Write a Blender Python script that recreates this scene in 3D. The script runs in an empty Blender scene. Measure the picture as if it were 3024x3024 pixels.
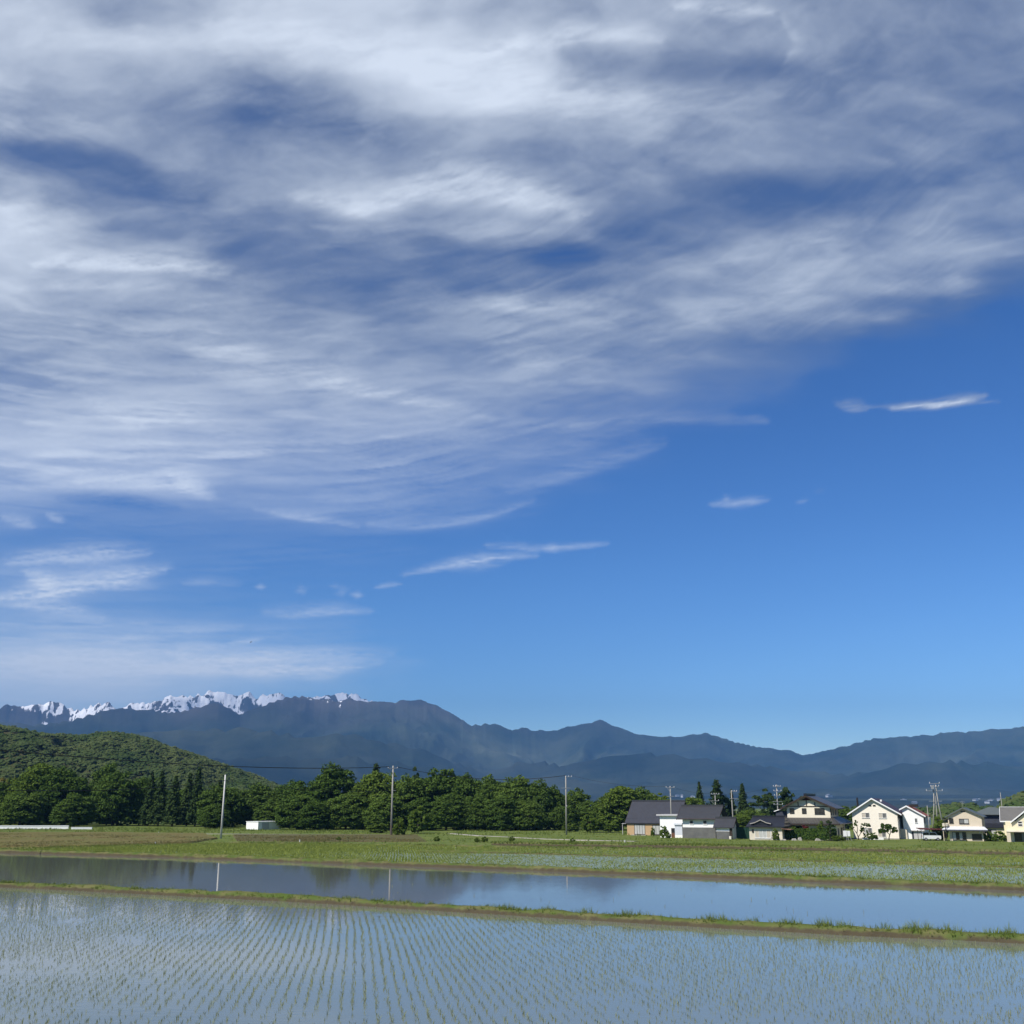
import bpy, math, random
import numpy as np
from mathutils import Vector, Matrix

sc = bpy.context.scene
col = sc.collection
R = math.radians

# ------------------------------------------------------------------ camera, sky, sun, exposure
PITCH = R(15.6); CAM_Z = 5.0; FPX = 3100.0
cam = bpy.data.cameras.new('camera'); cam_o = bpy.data.objects.new('camera', cam); col.objects.link(cam_o)
cam.sensor_width = 36.0; cam.lens = 36.0 * FPX / 3024.0; cam.clip_start = 0.1; cam.clip_end = 400000.0
cam_o.location = (0, 0, CAM_Z); cam_o.rotation_euler = (math.pi / 2 + PITCH, 0, 0)
sc.camera = cam_o

SUN_EL = R(48.0); SUN_AZ = math.atan2(-0.80, -0.60)          # azimuth from +Y towards +X
world = bpy.data.worlds.new('World'); sc.world = world; world.use_nodes = True
wn = world.node_tree.nodes; wl = world.node_tree.links
for n in list(wn): wn.remove(n)
wo = wn.new('ShaderNodeOutputWorld'); bg = wn.new('ShaderNodeBackground'); sky = wn.new('ShaderNodeTexSky')
sky.sky_type = 'NISHITA'; sky.sun_disc = False; sky.sun_elevation = SUN_EL; sky.sun_rotation = SUN_AZ
sky.altitude = 600; sky.air_density = 1.0; sky.dust_density = 0.1; sky.ozone_density = 5.0
bg.inputs['Strength'].default_value = 0.063
hs = wn.new('ShaderNodeHueSaturation'); hs.inputs['Saturation'].default_value = 1.16; hs.inputs['Value'].default_value = 1.0; hs.inputs['Hue'].default_value = 0.504
gm = wn.new('ShaderNodeGamma'); gm.inputs['Gamma'].default_value = 1.3
wl.new(sky.outputs[0], hs.inputs['Color']); wl.new(hs.outputs[0], gm.inputs['Color']); wl.new(gm.outputs[0], bg.inputs['Color']); wl.new(bg.outputs[0], wo.inputs['Surface'])

sun = bpy.data.lights.new('sun', 'SUN'); sun.energy = 5.0; sun.angle = R(0.53); sun.color = (1.0, 0.95, 0.87)
sun_o = bpy.data.objects.new('sun', sun); col.objects.link(sun_o)
sdir = Vector((math.sin(SUN_AZ) * math.cos(SUN_EL), math.cos(SUN_AZ) * math.cos(SUN_EL), math.sin(SUN_EL)))
sun_o.rotation_euler = sdir.to_track_quat('Z', 'Y').to_euler(); sun_o.location = (-60, -40, 90)

vs = sc.view_settings
vs.view_transform = 'Standard'; vs.look = 'None'; vs.exposure = 0.3; vs.gamma = 1.0; vs.use_curve_mapping = False
sc.render.engine = 'CYCLES'
cy = sc.cycles
cy.use_denoising = True; cy.max_bounces = 4; cy.diffuse_bounces = 2; cy.glossy_bounces = 2; cy.transmission_bounces = 2
cy.volume_bounces = 0; cy.transparent_max_bounces = 12; cy.sample_clamp_indirect = 4.0
cy.caustics_reflective = False; cy.caustics_refractive = False

# ------------------------------------------------------------------ helpers
rng = np.random.default_rng(7)
random.seed(5)
CP, SP = math.cos(PITCH), math.sin(PITCH)

def ray(px, py):
    x = (px - 1512) / FPX; z = (1512 - py) / FPX
    return x, CP - z * SP, SP + z * CP

def G(px, py, z):                       # point of the photograph on the level z
    r = ray(px, py); t = (z - CAM_Z) / r[2]
    return r[0] * t, r[1] * t

def V(px, py, Y):                       # point of the photograph at the distance Y
    r = ray(px, py); t = Y / r[1]
    return r[0] * t, Y, CAM_Z + r[2] * t

def tag(o, label=None, cat=None, group=None, kind=None):
    if label: o['label'] = label
    if cat: o['category'] = cat
    if group: o['group'] = group
    if kind: o['kind'] = kind
    return o

def empty(name, loc=(0, 0, 0), rz=0.0, label=None, cat=None, group=None):
    o = bpy.data.objects.new(name, None); col.objects.link(o)
    o.location = loc; o.rotation_euler = (0, 0, rz); o.empty_display_size = 0.5
    return tag(o, label, cat, group)

def link_mesh(name, me, parent=None, loc=None):
    o = bpy.data.objects.new(name, me); col.objects.link(o)
    if parent is not None: o.parent = parent
    if loc is not None: o.location = loc
    return o

def np_mesh(name, verts, faces, material, smooth=False, attrs=None):
    """verts (n,3), faces (m,k) arrays of equal-sided faces"""
    me = bpy.data.meshes.new(name)
    verts = np.asarray(verts, dtype=np.float32); faces = np.asarray(faces, dtype=np.int32)
    m, k = faces.shape
    me.vertices.add(len(verts)); me.vertices.foreach_set('co', verts.ravel())
    me.loops.add(m * k); me.loops.foreach_set('vertex_index', faces.ravel())
    me.polygons.add(m)
    me.polygons.foreach_set('loop_start', np.arange(0, m * k, k, dtype=np.int32))
    me.polygons.foreach_set('loop_total', np.full(m, k, dtype=np.int32))
    if smooth: me.polygons.foreach_set('use_smooth', np.ones(m, dtype=bool))
    if attrs:
        for nme, val in attrs.items():
            a = me.attributes.new(nme, 'FLOAT', 'POINT'); a.data.foreach_set('value', np.asarray(val, dtype=np.float32))
    me.update(calc_edges=True)
    if material: me.materials.append(material)
    return me

def grid_faces(nu, nv, wrap=False):
    i = np.arange(nu - (0 if wrap else 1))[:, None]; j = np.arange(nv - 1)[None, :]
    i2 = (i + 1) % nu
    return np.stack([i * nv + j, i2 * nv + j, i2 * nv + j + 1, i * nv + j + 1], -1).reshape(-1, 4)

class MB:                               # collects solids into one mesh
    def __init__(s): s.v = []; s.f = []
    def add(s, vs_, fs):
        b = len(s.v); s.v += [tuple(p) for p in vs_]; s.f += [tuple(i + b for i in f) for f in fs]; return s
    def box(s, x0, x1, y0, y1, z0, z1):
        return s.add([(x0, y0, z0), (x1, y0, z0), (x1, y1, z0), (x0, y1, z0), (x0, y0, z1), (x1, y0, z1), (x1, y1, z1), (x0, y1, z1)],
                     [(0, 3, 2, 1), (4, 5, 6, 7), (0, 1, 5, 4), (1, 2, 6, 5), (2, 3, 7, 6), (3, 0, 4, 7)])
    def hexa(s, p):                     # eight corners, bottom four then top four
        return s.add(p, [(0, 3, 2, 1), (4, 5, 6, 7), (0, 1, 5, 4), (1, 2, 6, 5), (2, 3, 7, 6), (3, 0, 4, 7)])
    def slab(s, a, b, c, d, t):         # a sloping board: quad a b c d thickened downwards by t
        lo = [(p[0], p[1], p[2] - t) for p in (a, b, c, d)]
        return s.hexa(lo + [a, b, c, d])
    def prism(s, poly, y0, y1):         # polygon in x,z extruded along y
        n = len(poly)
        vs_ = [(x, y0, z) for x, z in poly] + [(x, y1, z) for x, z in poly]
        return s.add(vs_, [tuple(range(n)), tuple(range(2 * n - 1, n - 1, -1))] + [(i, i + n, (i + 1) % n + n, (i + 1) % n) for i in range(n)])
    def prismx(s, poly, x0, x1):        # polygon in y,z extruded along x
        n = len(poly)
        vs_ = [(x0, y, z) for y, z in poly] + [(x1, y, z) for y, z in poly]
        return s.add(vs_, [tuple(range(n - 1, -1, -1)), tuple(range(n, 2 * n))] + [(i, (i + 1) % n, (i + 1) % n + n, i + n) for i in range(n)])
    def tube(s, pts, r0, r1=None, n=8):
        r1 = r0 if r1 is None else r1; b = len(s.v); m = len(pts)
        for k, p in enumerate(pts):
            p = Vector(p); d = (Vector(pts[min(k + 1, m - 1)]) - Vector(pts[max(k - 1, 0)])).normalized()
            a = d.orthogonal().normalized() if abs(d.z) > 0.9 else d.cross(Vector((0, 0, 1))).normalized(); c = d.cross(a)
            rr = r0 + (r1 - r0) * k / max(1, m - 1)
            for i in range(n):
                t = 2 * math.pi * i / n; q = p + (a * math.cos(t) + c * math.sin(t)) * rr; s.v.append(tuple(q))
        for k in range(m - 1):
            for i in range(n):
                s.f.append((b + k * n + i, b + k * n + (i + 1) % n, b + (k + 1) * n + (i + 1) % n, b + (k + 1) * n + i))
        s.f.append(tuple(b + i for i in range(n - 1, -1, -1))); s.f.append(tuple(b + (m - 1) * n + i for i in range(n)))
        return s
    def build(s, name, material, parent=None, loc=None, smooth=False):
        me = bpy.data.meshes.new(name); me.from_pydata(s.v, [], s.f); me.materials.append(material)
        if smooth:
            for p in me.polygons: p.use_smooth = True
        return link_mesh(name, me, parent, loc)

# numpy value noise
def _hash(ix, iy, seed):
    h = (ix.astype(np.int64) * 374761393 + iy.astype(np.int64) * 668265263 + seed * 1442695041) & 0xffffffff
    h = ((h ^ (h >> 13)) * 1274126177) & 0xffffffff
    return ((h ^ (h >> 16)) & 0xffff) / 65535.0
def vnoise(x, y, seed=0):
    ix = np.floor(x); iy = np.floor(y); fx = x - ix; fy = y - iy
    ux = fx * fx * fx * (fx * (fx * 6 - 15) + 10); uy = fy * fy * fy * (fy * (fy * 6 - 15) + 10)
    a = _hash(ix, iy, seed); b = _hash(ix + 1, iy, seed); c = _hash(ix, iy + 1, seed); d = _hash(ix + 1, iy + 1, seed)
    return (a + (b - a) * ux) * (1 - uy) + (c + (d - c) * ux) * uy
def fbm(x, y, oct=5, seed=0, gain=0.5):
    s = 0; a = 1.0; t = 0
    for o in range(oct):
        s = s + a * vnoise(x, y, seed + o * 17); t += a; a *= gain
        x, y = x * 1.62 + y * 1.10 + 3.1, y * 1.62 - x * 1.10 + 1.7
    return s / t
def fbm_s(x, y, oct=5, seed=0, gain=0.5):       # keeps its stretch: streaky
    s = 0; a = 1.0; t = 0
    for o in range(oct):
        s = s + a * vnoise(x, y, seed + o * 17); t += a; a *= gain
        x, y = x * 1.95 + y * .12 + 3.1, y * 1.95 - x * .12 + 1.7
    return s / t
def ridged(x, y, oct=4, seed=0):
    s = 0; a = 1.0; t = 0
    for o in range(oct):
        s = s + a * (1 - np.abs(2 * vnoise(x, y, seed + o * 13) - 1)); t += a; a *= 0.5; x = x * 2.1 + 5.2; y = y * 2.1 + 1.3
    return s / t

# ------------------------------------------------------------------ materials
def principled(name):
    m = bpy.data.materials.new(name); m.use_nodes = True
    nt = m.node_tree; return m, nt.nodes, nt.links, nt.nodes['Principled BSDF']

def mat(name, c1, c2=None, scale=3.0, rough=0.8, detail=4.0, bump=0.0, spec=0.3, stretch=(1, 1, 1), lo=0.35, hi=0.65, metal=0.0, obj_var=0.0):
    m, n, l, b = principled(name)
    b.inputs['Roughness'].default_value = rough; b.inputs['Specular IOR Level'].default_value = spec; b.inputs['Metallic'].default_value = metal
    if c2 is None: c2 = tuple(v * 0.82 for v in c1)
    tc = n.new('ShaderNodeTexCoord'); mp = n.new('ShaderNodeMapping'); mp.inputs['Scale'].default_value = stretch
    no = n.new('ShaderNodeTexNoise'); no.inputs['Scale'].default_value = scale; no.inputs['Detail'].default_value = detail; no.inputs['Roughness'].default_value = 0.6
    l.new(tc.outputs['Object'], mp.inputs['Vector']); l.new(mp.outputs['Vector'], no.inputs['Vector'])
    rp = n.new('ShaderNodeMapRange'); rp.inputs['From Min'].default_value = lo; rp.inputs['From Max'].default_value = hi
    l.new(no.outputs['Fac'], rp.inputs['Value'])
    mx = n.new('ShaderNodeMix'); mx.data_type = 'RGBA'; mx.inputs['A'].default_value = (*c1, 1); mx.inputs['B'].default_value = (*c2, 1)
    l.new(rp.outputs['Result'], mx.inputs['Factor'])
    l.new(mx.outputs['Result'], b.inputs['Base Color'])
    if bump:
        bp = n.new('ShaderNodeBump'); bp.inputs['Strength'].default_value = bump; bp.inputs['Distance'].default_value = 0.05
        l.new(no.outputs['Fac'], bp.inputs['Height']); l.new(bp.outputs['Normal'], b.inputs['Normal'])
    return m

def roof_mat(name, c, rib=3.6, axis='X', rough=0.45, depth=0.04, spec=0.4):
    """ribbed roof: fine relief of standing seams or pan tiles plus weathering"""
    m, n, l, b = principled(name)
    b.inputs['Roughness'].default_value = rough; b.inputs['Specular IOR Level'].default_value = spec
    tc = n.new('ShaderNodeTexCoord')
    w = n.new('ShaderNodeTexWave'); w.wave_type = 'BANDS'; w.bands_direction = axis; w.inputs['Scale'].default_value = rib; w.inputs['Distortion'].default_value = 0.0
    l.new(tc.outputs['Object'], w.inputs['Vector'])
    no = n.new('ShaderNodeTexNoise'); no.inputs['Scale'].default_value = 1.3; no.inputs['Detail'].default_value = 6; l.new(tc.outputs['Object'], no.inputs['Vector'])
    mx = n.new('ShaderNodeMix'); mx.data_type = 'RGBA'; mx.inputs['A'].default_value = (*[v * 0.75 for v in c], 1); mx.inputs['B'].default_value = (*[v * 1.25 for v in c], 1)
    l.new(no.outputs['Fac'], mx.inputs['Factor']); l.new(mx.outputs['Result'], b.inputs['Base Color'])
    bp = n.new('ShaderNodeBump'); bp.inputs['Strength'].default_value = 0.8; bp.inputs['Distance'].default_value = depth
    l.new(w.outputs['Fac'], bp.inputs['Height']); l.new(bp.outputs['Normal'], b.inputs['Normal'])
    return m

def leaf_mat(name, c_dark, c_light, trans=0.25, var=0.5):
    """foliage: colour differs from leaf to leaf (attribute 'tone') and from plant to plant"""
    m = bpy.data.materials.new(name); m.use_nodes = True; n = m.node_tree.nodes; l = m.node_tree.links
    for q in list(n): n.remove(q)
    out = n.new('ShaderNodeOutputMaterial'); at = n.new('ShaderNodeAttribute'); at.attribute_name = 'tone'
    oi = n.new('ShaderNodeObjectInfo')
    mx = n.new('ShaderNodeMix'); mx.data_type = 'RGBA'; mx.inputs['A'].default_value = (*c_dark, 1); mx.inputs['B'].default_value = (*c_light, 1)
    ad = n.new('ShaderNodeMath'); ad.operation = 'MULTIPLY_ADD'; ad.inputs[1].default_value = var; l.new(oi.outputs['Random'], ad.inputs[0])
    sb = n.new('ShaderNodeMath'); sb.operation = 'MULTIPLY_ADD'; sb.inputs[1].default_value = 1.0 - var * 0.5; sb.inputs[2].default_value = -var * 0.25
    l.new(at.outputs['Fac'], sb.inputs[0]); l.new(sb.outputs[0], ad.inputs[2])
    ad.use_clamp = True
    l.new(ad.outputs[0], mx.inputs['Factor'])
    d = n.new('ShaderNodeBsdfDiffuse'); t = n.new('ShaderNodeBsdfTranslucent'); ms = n.new('ShaderNodeMixShader'); ms.inputs[0].default_value = trans
    l.new(mx.outputs['Result'], d.inputs['Color']); l.new(mx.outputs['Result'], t.inputs['Color'])
    l.new(d.outputs[0], ms.inputs[1]); l.new(t.outputs[0], ms.inputs[2]); l.new(ms.outputs[0], out.inputs['Surface'])
    return m

def water_mat(name, mud, bump=0.012, rough=0.015, scale=(0.5, 1.6, 1)):
    m, n, l, b = principled(name)
    b.inputs['Base Color'].default_value = (*mud, 1); b.inputs['Roughness'].default_value = rough; b.inputs['IOR'].default_value = 1.33
    b.inputs['Specular IOR Level'].default_value = 0.5
    tc = n.new('ShaderNodeTexCoord'); mp = n.new('ShaderNodeMapping'); mp.inputs['Scale'].default_value = scale
    no = n.new('ShaderNodeTexNoise'); no.inputs['Scale'].default_value = 2.2; no.inputs['Detail'].default_value = 3
    n2 = n.new('ShaderNodeTexNoise'); n2.inputs['Scale'].default_value = 0.12; n2.inputs['Detail'].default_value = 3
    l.new(tc.outputs['Object'], mp.inputs['Vector']); l.new(mp.outputs['Vector'], no.inputs['Vector']); l.new(tc.outputs['Object'], n2.inputs['Vector'])
    mu = n.new('ShaderNodeMath'); mu.operation = 'MULTIPLY'; l.new(no.outputs['Fac'], mu.inputs[0]); l.new(n2.outputs['Fac'], mu.inputs[1])
    bp = n.new('ShaderNodeBump'); bp.inputs['Strength'].default_value = 1.0; bp.inputs['Distance'].default_value = bump
    l.new(mu.outputs[0], bp.inputs['Height']); l.new(bp.outputs['Normal'], b.inputs['Normal'])
    return m

M = {}
M['ground'] = mat('ground_grass', (0.145, 0.17, 0.045), (0.09, 0.13, 0.03), scale=0.22, rough=0.95, detail=9, bump=0.4, spec=0.05)
M['fallow'] = mat('fallow_grass', (0.15, 0.12, 0.05), (0.125, 0.13, 0.042), scale=0.35, rough=0.95, detail=9, bump=0.4, spec=0.05, stretch=(1, .4, 1))
M['plough'] = mat('weedy_soil', (0.115, 0.09, 0.05), (0.095, 0.105, 0.036), scale=0.3, rough=0.95, detail=9, bump=0.4, spec=0.05)
M['earth'] = mat('bank_earth', (0.085, 0.055, 0.032), (0.15, 0.10, 0.058), scale=3.0, rough=0.95, detail=9, bump=1.0, spec=0.05, stretch=(1, 1, .4))
M['bunds'] = None
M['concrete_path'] = mat('path_concrete', (0.34, 0.32, 0.27), (0.27, 0.255, 0.21), scale=0.8, rough=0.9)
M['water_near'] = water_mat('paddy_water', (0.165, 0.185, 0.15), bump=0.004)
M['water_mid'] = water_mat('flooded_field_water', (0.13, 0.135, 0.125), bump=0.004, rough=0.03)
M['water_far'] = water_mat('far_paddy_water', (0.20, 0.23, 0.12), bump=0.012, rough=0.28)
M['rice'] = leaf_mat('rice_leaf', (0.19, 0.22, 0.09), (0.31, 0.33, 0.16), 0.3, 0.2)
M['rice_far'] = leaf_mat('rice_leaf_far', (0.18, 0.22, 0.045), (0.29, 0.335, 0.085), 0.3, 0.2)
M['grass'] = leaf_mat('grass_blade', (0.085, 0.135, 0.025), (0.24, 0.28, 0.07), 0.3, 0.2)
M['grass_dry'] = leaf_mat('dry_grass_blade', (0.15, 0.125, 0.05), (0.25, 0.225, 0.10), 0.3, 0.2)
M['leaf'] = leaf_mat('broadleaf', (0.036, 0.076, 0.016), (0.135, 0.198, 0.040), 0.30, 0.45)
M['leaf_bright'] = leaf_mat('young_broadleaf', (0.060, 0.108, 0.018), (0.165, 0.225, 0.042), 0.30, 0.35)
M['leaf_conifer'] = leaf_mat('conifer_needles', (0.020, 0.042, 0.015), (0.070, 0.105, 0.032), 0.12, 0.4)
M['leaf_yellow'] = leaf_mat('bamboo_leaf', (0.16, 0.14, 0.03), (0.26, 0.22, 0.06), 0.25, 0.3)
M['leaf_red'] = leaf_mat('maple_leaf', (0.07, 0.018, 0.02), (0.13, 0.03, 0.03), 0.25, 0.3)
M['leaf_hill'] = leaf_mat('hill_forest', (0.040, 0.072, 0.022), (0.098, 0.118, 0.042), 0.12, 0.2)
M['bark'] = mat('bark', (0.075, 0.06, 0.045), (0.13, 0.115, 0.095), scale=6, rough=0.95, stretch=(1, 1, .25), bump=.5)
M['pole'] = mat('pole_concrete', (0.36, 0.345, 0.31), (0.28, 0.27, 0.24), scale=1.8, rough=0.85, stretch=(3, 3, .5))
M['pole_pale'] = mat('pale_pole_concrete', (0.66, 0.65, 0.62), (0.56, 0.55, 0.52), scale=1.8, rough=0.85, stretch=(3, 3, .5))
M['steel'] = mat('galvanised_steel', (0.30, 0.31, 0.32), (0.24, 0.25, 0.26), scale=4, rough=0.6, metal=0.0)
M['porcelain'] = mat('porcelain', (0.62, 0.62, 0.62), (0.56, 0.56, 0.56), rough=0.2, spec=0.5)
M['wire'] = mat('wire_black', (0.02, 0.02, 0.022), rough=0.6)
M['white_wall'] = mat('white_plaster', (0.90, 0.895, 0.87), (0.84, 0.83, 0.80), scale=0.9, rough=0.9, lo=.3, hi=.8)
M['cream_wall'] = mat('cream_plaster', (0.88, 0.81, 0.69), (0.82, 0.75, 0.63), scale=0.8, rough=0.9, lo=.3, hi=.8)
M['trad_wall'] = mat('pale_cream_plaster', (0.84, 0.77, 0.61), (0.76, 0.69, 0.54), scale=0.8, rough=0.9, lo=.3, hi=.8)
M['beige_wall'] = mat('beige_stucco', (0.66, 0.565, 0.435), (0.58, 0.495, 0.38), scale=0.8, rough=0.9, lo=.3, hi=.8)
M['yellow_wall'] = mat('yellow_cream_siding', (0.80, 0.72, 0.50), (0.74, 0.66, 0.46), scale=0.8, rough=0.9, lo=.3, hi=.8)
M['tan_wall'] = mat('tan_plaster', (0.50, 0.34, 0.19), (0.44, 0.30, 0.165), scale=0.9, rough=0.9, lo=.3, hi=.8)
M['grey_plaster'] = mat('grey_render', (0.155, 0.155, 0.145), (0.115, 0.115, 0.11), scale=0.7, rough=0.9)
M['old_cream'] = mat('weathered_cream', (0.70, 0.63, 0.51), (0.58, 0.52, 0.42), scale=0.8, rough=0.9)
M['dark_wall'] = mat('dark_board_wall', (0.055, 0.06, 0.08), (0.04, 0.045, 0.06), scale=1, rough=0.8)
M['dark_wood'] = mat('dark_stained_timber', (0.030, 0.020, 0.014), (0.045, 0.030, 0.02), scale=4, rough=0.7)
M['brown_wood'] = mat('brown_timber', (0.16, 0.075, 0.04), (0.12, 0.055, 0.03), scale=4, rough=0.7)
M['red_wood'] = mat('red_brown_timber', (0.09, 0.02, 0.015), (0.07, 0.018, 0.012), scale=4, rough=0.7)
M['white_trim'] = mat('white_painted_trim', (0.85, 0.85, 0.84), (0.80, 0.80, 0.79), rough=0.5)
M['pale_shutter'] = mat('pale_blue_shutter', (0.62, 0.65, 0.70), (0.56, 0.59, 0.64), scale=2, rough=0.5)
M['grey_shutter'] = mat('grey_shutter', (0.52, 0.51, 0.51), (0.47, 0.46, 0.46), scale=2, rough=0.5)
M['roof_slate'] = roof_mat('dark_slate_metal_roof', (0.038, 0.040, 0.050), 0.9, 'X', 0.45, 0.02)
M['roof_tile'] = roof_mat('grey_tile_roof', (0.050, 0.051, 0.056), 1.6, 'X', 0.42, 0.05)
M['roof_dark'] = roof_mat('black_tile_roof', (0.022, 0.023, 0.030), 1.6, 'X', 0.38, 0.06)
M['roof_trad'] = roof_mat('charcoal_ribbed_roof', (0.055, 0.053, 0.052), 1.1, 'X', 0.36, 0.06)
M['roof_trad_y'] = roof_mat('charcoal_ribbed_roof_side', (0.070, 0.070, 0.075), 1.1, 'Y', 0.40, 0.05)
M['roof_maroon'] = roof_mat('maroon_roof', (0.055, 0.030, 0.030), 1.5, 'Y', 0.5, 0.02)
M['roof_red'] = roof_mat('orange_red_tile_roof', (0.30, 0.095, 0.05), 1.6, 'Y', 0.6, 0.04)
M['roof_green'] = roof_mat('grey_green_roof', (0.095, 0.11, 0.105), 1.5, 'Y', 0.5, 0.02)
M['roof_grey'] = roof_mat('mid_grey_shingle_roof', (0.13, 0.125, 0.115), 2.5, 'Z', 0.7, 0.02)
M['roof_white'] = roof_mat('pale_metal_roof', (0.66, 0.67, 0.70), 1.5, 'X', 0.4, 0.02)
M['roof_rust'] = roof_mat('rust_brown_sheet_roof', (0.22, 0.12, 0.08), 2.5, 'Y', 0.6, 0.03)
M['frame_dark'] = mat('dark_bronze_frame', (0.030, 0.024, 0.020), rough=0.5)
M['frame_white'] = mat('white_frame', (0.80, 0.79, 0.76), rough=0.5)
M['curtain'] = mat('curtain_behind_glass', (0.52, 0.52, 0.49), (0.40, 0.40, 0.38), scale=5, rough=0.25, spec=0.6, stretch=(3, 3, .2))
M['curtain_cream'] = mat('cream_curtain_behind_glass', (0.56, 0.50, 0.41), (0.47, 0.42, 0.345), scale=5, rough=0.25, spec=0.6, stretch=(3, 3, .2))
M['glass'] = mat('dark_window_glass', (0.022, 0.022, 0.026), (0.035, 0.033, 0.034), rough=0.08, spec=0.6)
M['glass_grey'] = mat('screened_window_glass', (0.16, 0.16, 0.155), (0.12, 0.12, 0.118), rough=0.3, spec=0.5)
M['net'] = mat('green_net', (0.018, 0.065, 0.042), (0.012, 0.045, 0.03), scale=6, rough=0.8)
M['stone'] = mat('garden_stone', (0.30, 0.28, 0.25), (0.42, 0.40, 0.36), scale=3, rough=0.9, bump=.5)
M['car_white'] = mat('white_car_paint', (0.82, 0.82, 0.82), (0.80, 0.80, 0.80), rough=0.15, spec=0.6)
M['rubber'] = mat('black_rubber', (0.02, 0.02, 0.02), rough=0.8)
M['red_lamp'] = mat('red_lamp_lens', (0.4, 0.02, 0.02), rough=0.2)
M['far_white'] = mat('far_white_wall', (0.75, 0.75, 0.75), (0.70, 0.70, 0.72), rough=0.8)
M['far_roof'] = mat('far_roof', (0.30, 0.32, 0.36), (0.22, 0.24, 0.28), rough=0.5)
M['bird'] = mat('bird_feathers', (0.03, 0.03, 0.032), (0.045, 0.042, 0.04), scale=20, rough=0.8)

# bund: bare earth on the sides, grass and straw where attribute 'veg' says turf grows
def bund_material():
    m, n, l, b = principled('bund_turf_and_earth'); b.inputs['Roughness'].default_value = 0.95; b.inputs['Specular IOR Level'].default_value = 0.05
    tc = n.new('ShaderNodeTexCoord')
    n1 = n.new('ShaderNodeTexNoise'); n1.inputs['Scale'].default_value = 2.2; n1.inputs['Detail'].default_value = 9; n1.inputs['Roughness'].default_value = .7
    n2 = n.new('ShaderNodeTexNoise'); n2.inputs['Scale'].default_value = 0.9; n2.inputs['Detail'].default_value = 6
    for q in (n1, n2): l.new(tc.outputs['Object'], q.inputs['Vector'])
    e = n.new('ShaderNodeMix'); e.data_type = 'RGBA'; e.inputs['A'].default_value = (0.046, 0.038, 0.024, 1); e.inputs['B'].default_value = (0.108, 0.090, 0.056, 1)
    t = n.new('ShaderNodeMix'); t.data_type = 'RGBA'; t.inputs['A'].default_value = (0.078, 0.115, 0.026, 1); t.inputs['B'].default_value = (0.140, 0.138, 0.055, 1)
    mr = n.new('ShaderNodeMapRange'); mr.inputs['From Min'].default_value = .38; mr.inputs['From Max'].default_value = .62
    l.new(n1.outputs['Fac'], e.inputs['Factor']); l.new(n2.outputs['Fac'], mr.inputs['Value']); l.new(mr.outputs[0], t.inputs['Factor'])
    at = n.new('ShaderNodeAttribute'); at.attribute_name = 'veg'
    ad = n.new('ShaderNodeMath'); ad.operation = 'ADD'; l.new(at.outputs['Fac'], ad.inputs[0]); l.new(n1.outputs['Fac'], ad.inputs[1])
    m2 = n.new('ShaderNodeMapRange'); m2.inputs['From Min'].default_value = .85; m2.inputs['From Max'].default_value = 1.15; l.new(ad.outputs[0], m2.inputs['Value'])
    mx = n.new('ShaderNodeMix'); mx.data_type = 'RGBA'; l.new(m2.outputs[0], mx.inputs['Factor']); l.new(e.outputs['Result'], mx.inputs['A']); l.new(t.outputs['Result'], mx.inputs['B'])
    l.new(mx.outputs['Result'], b.inputs['Base Color'])
    bp = n.new('ShaderNodeBump'); bp.inputs['Strength'].default_value = .9; bp.inputs['Distance'].default_value = .06
    l.new(n1.outputs['Fac'], bp.inputs['Height']); l.new(bp.outputs['Normal'], b.inputs['Normal'])
    return m
M['bunds'] = bund_material()

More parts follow.
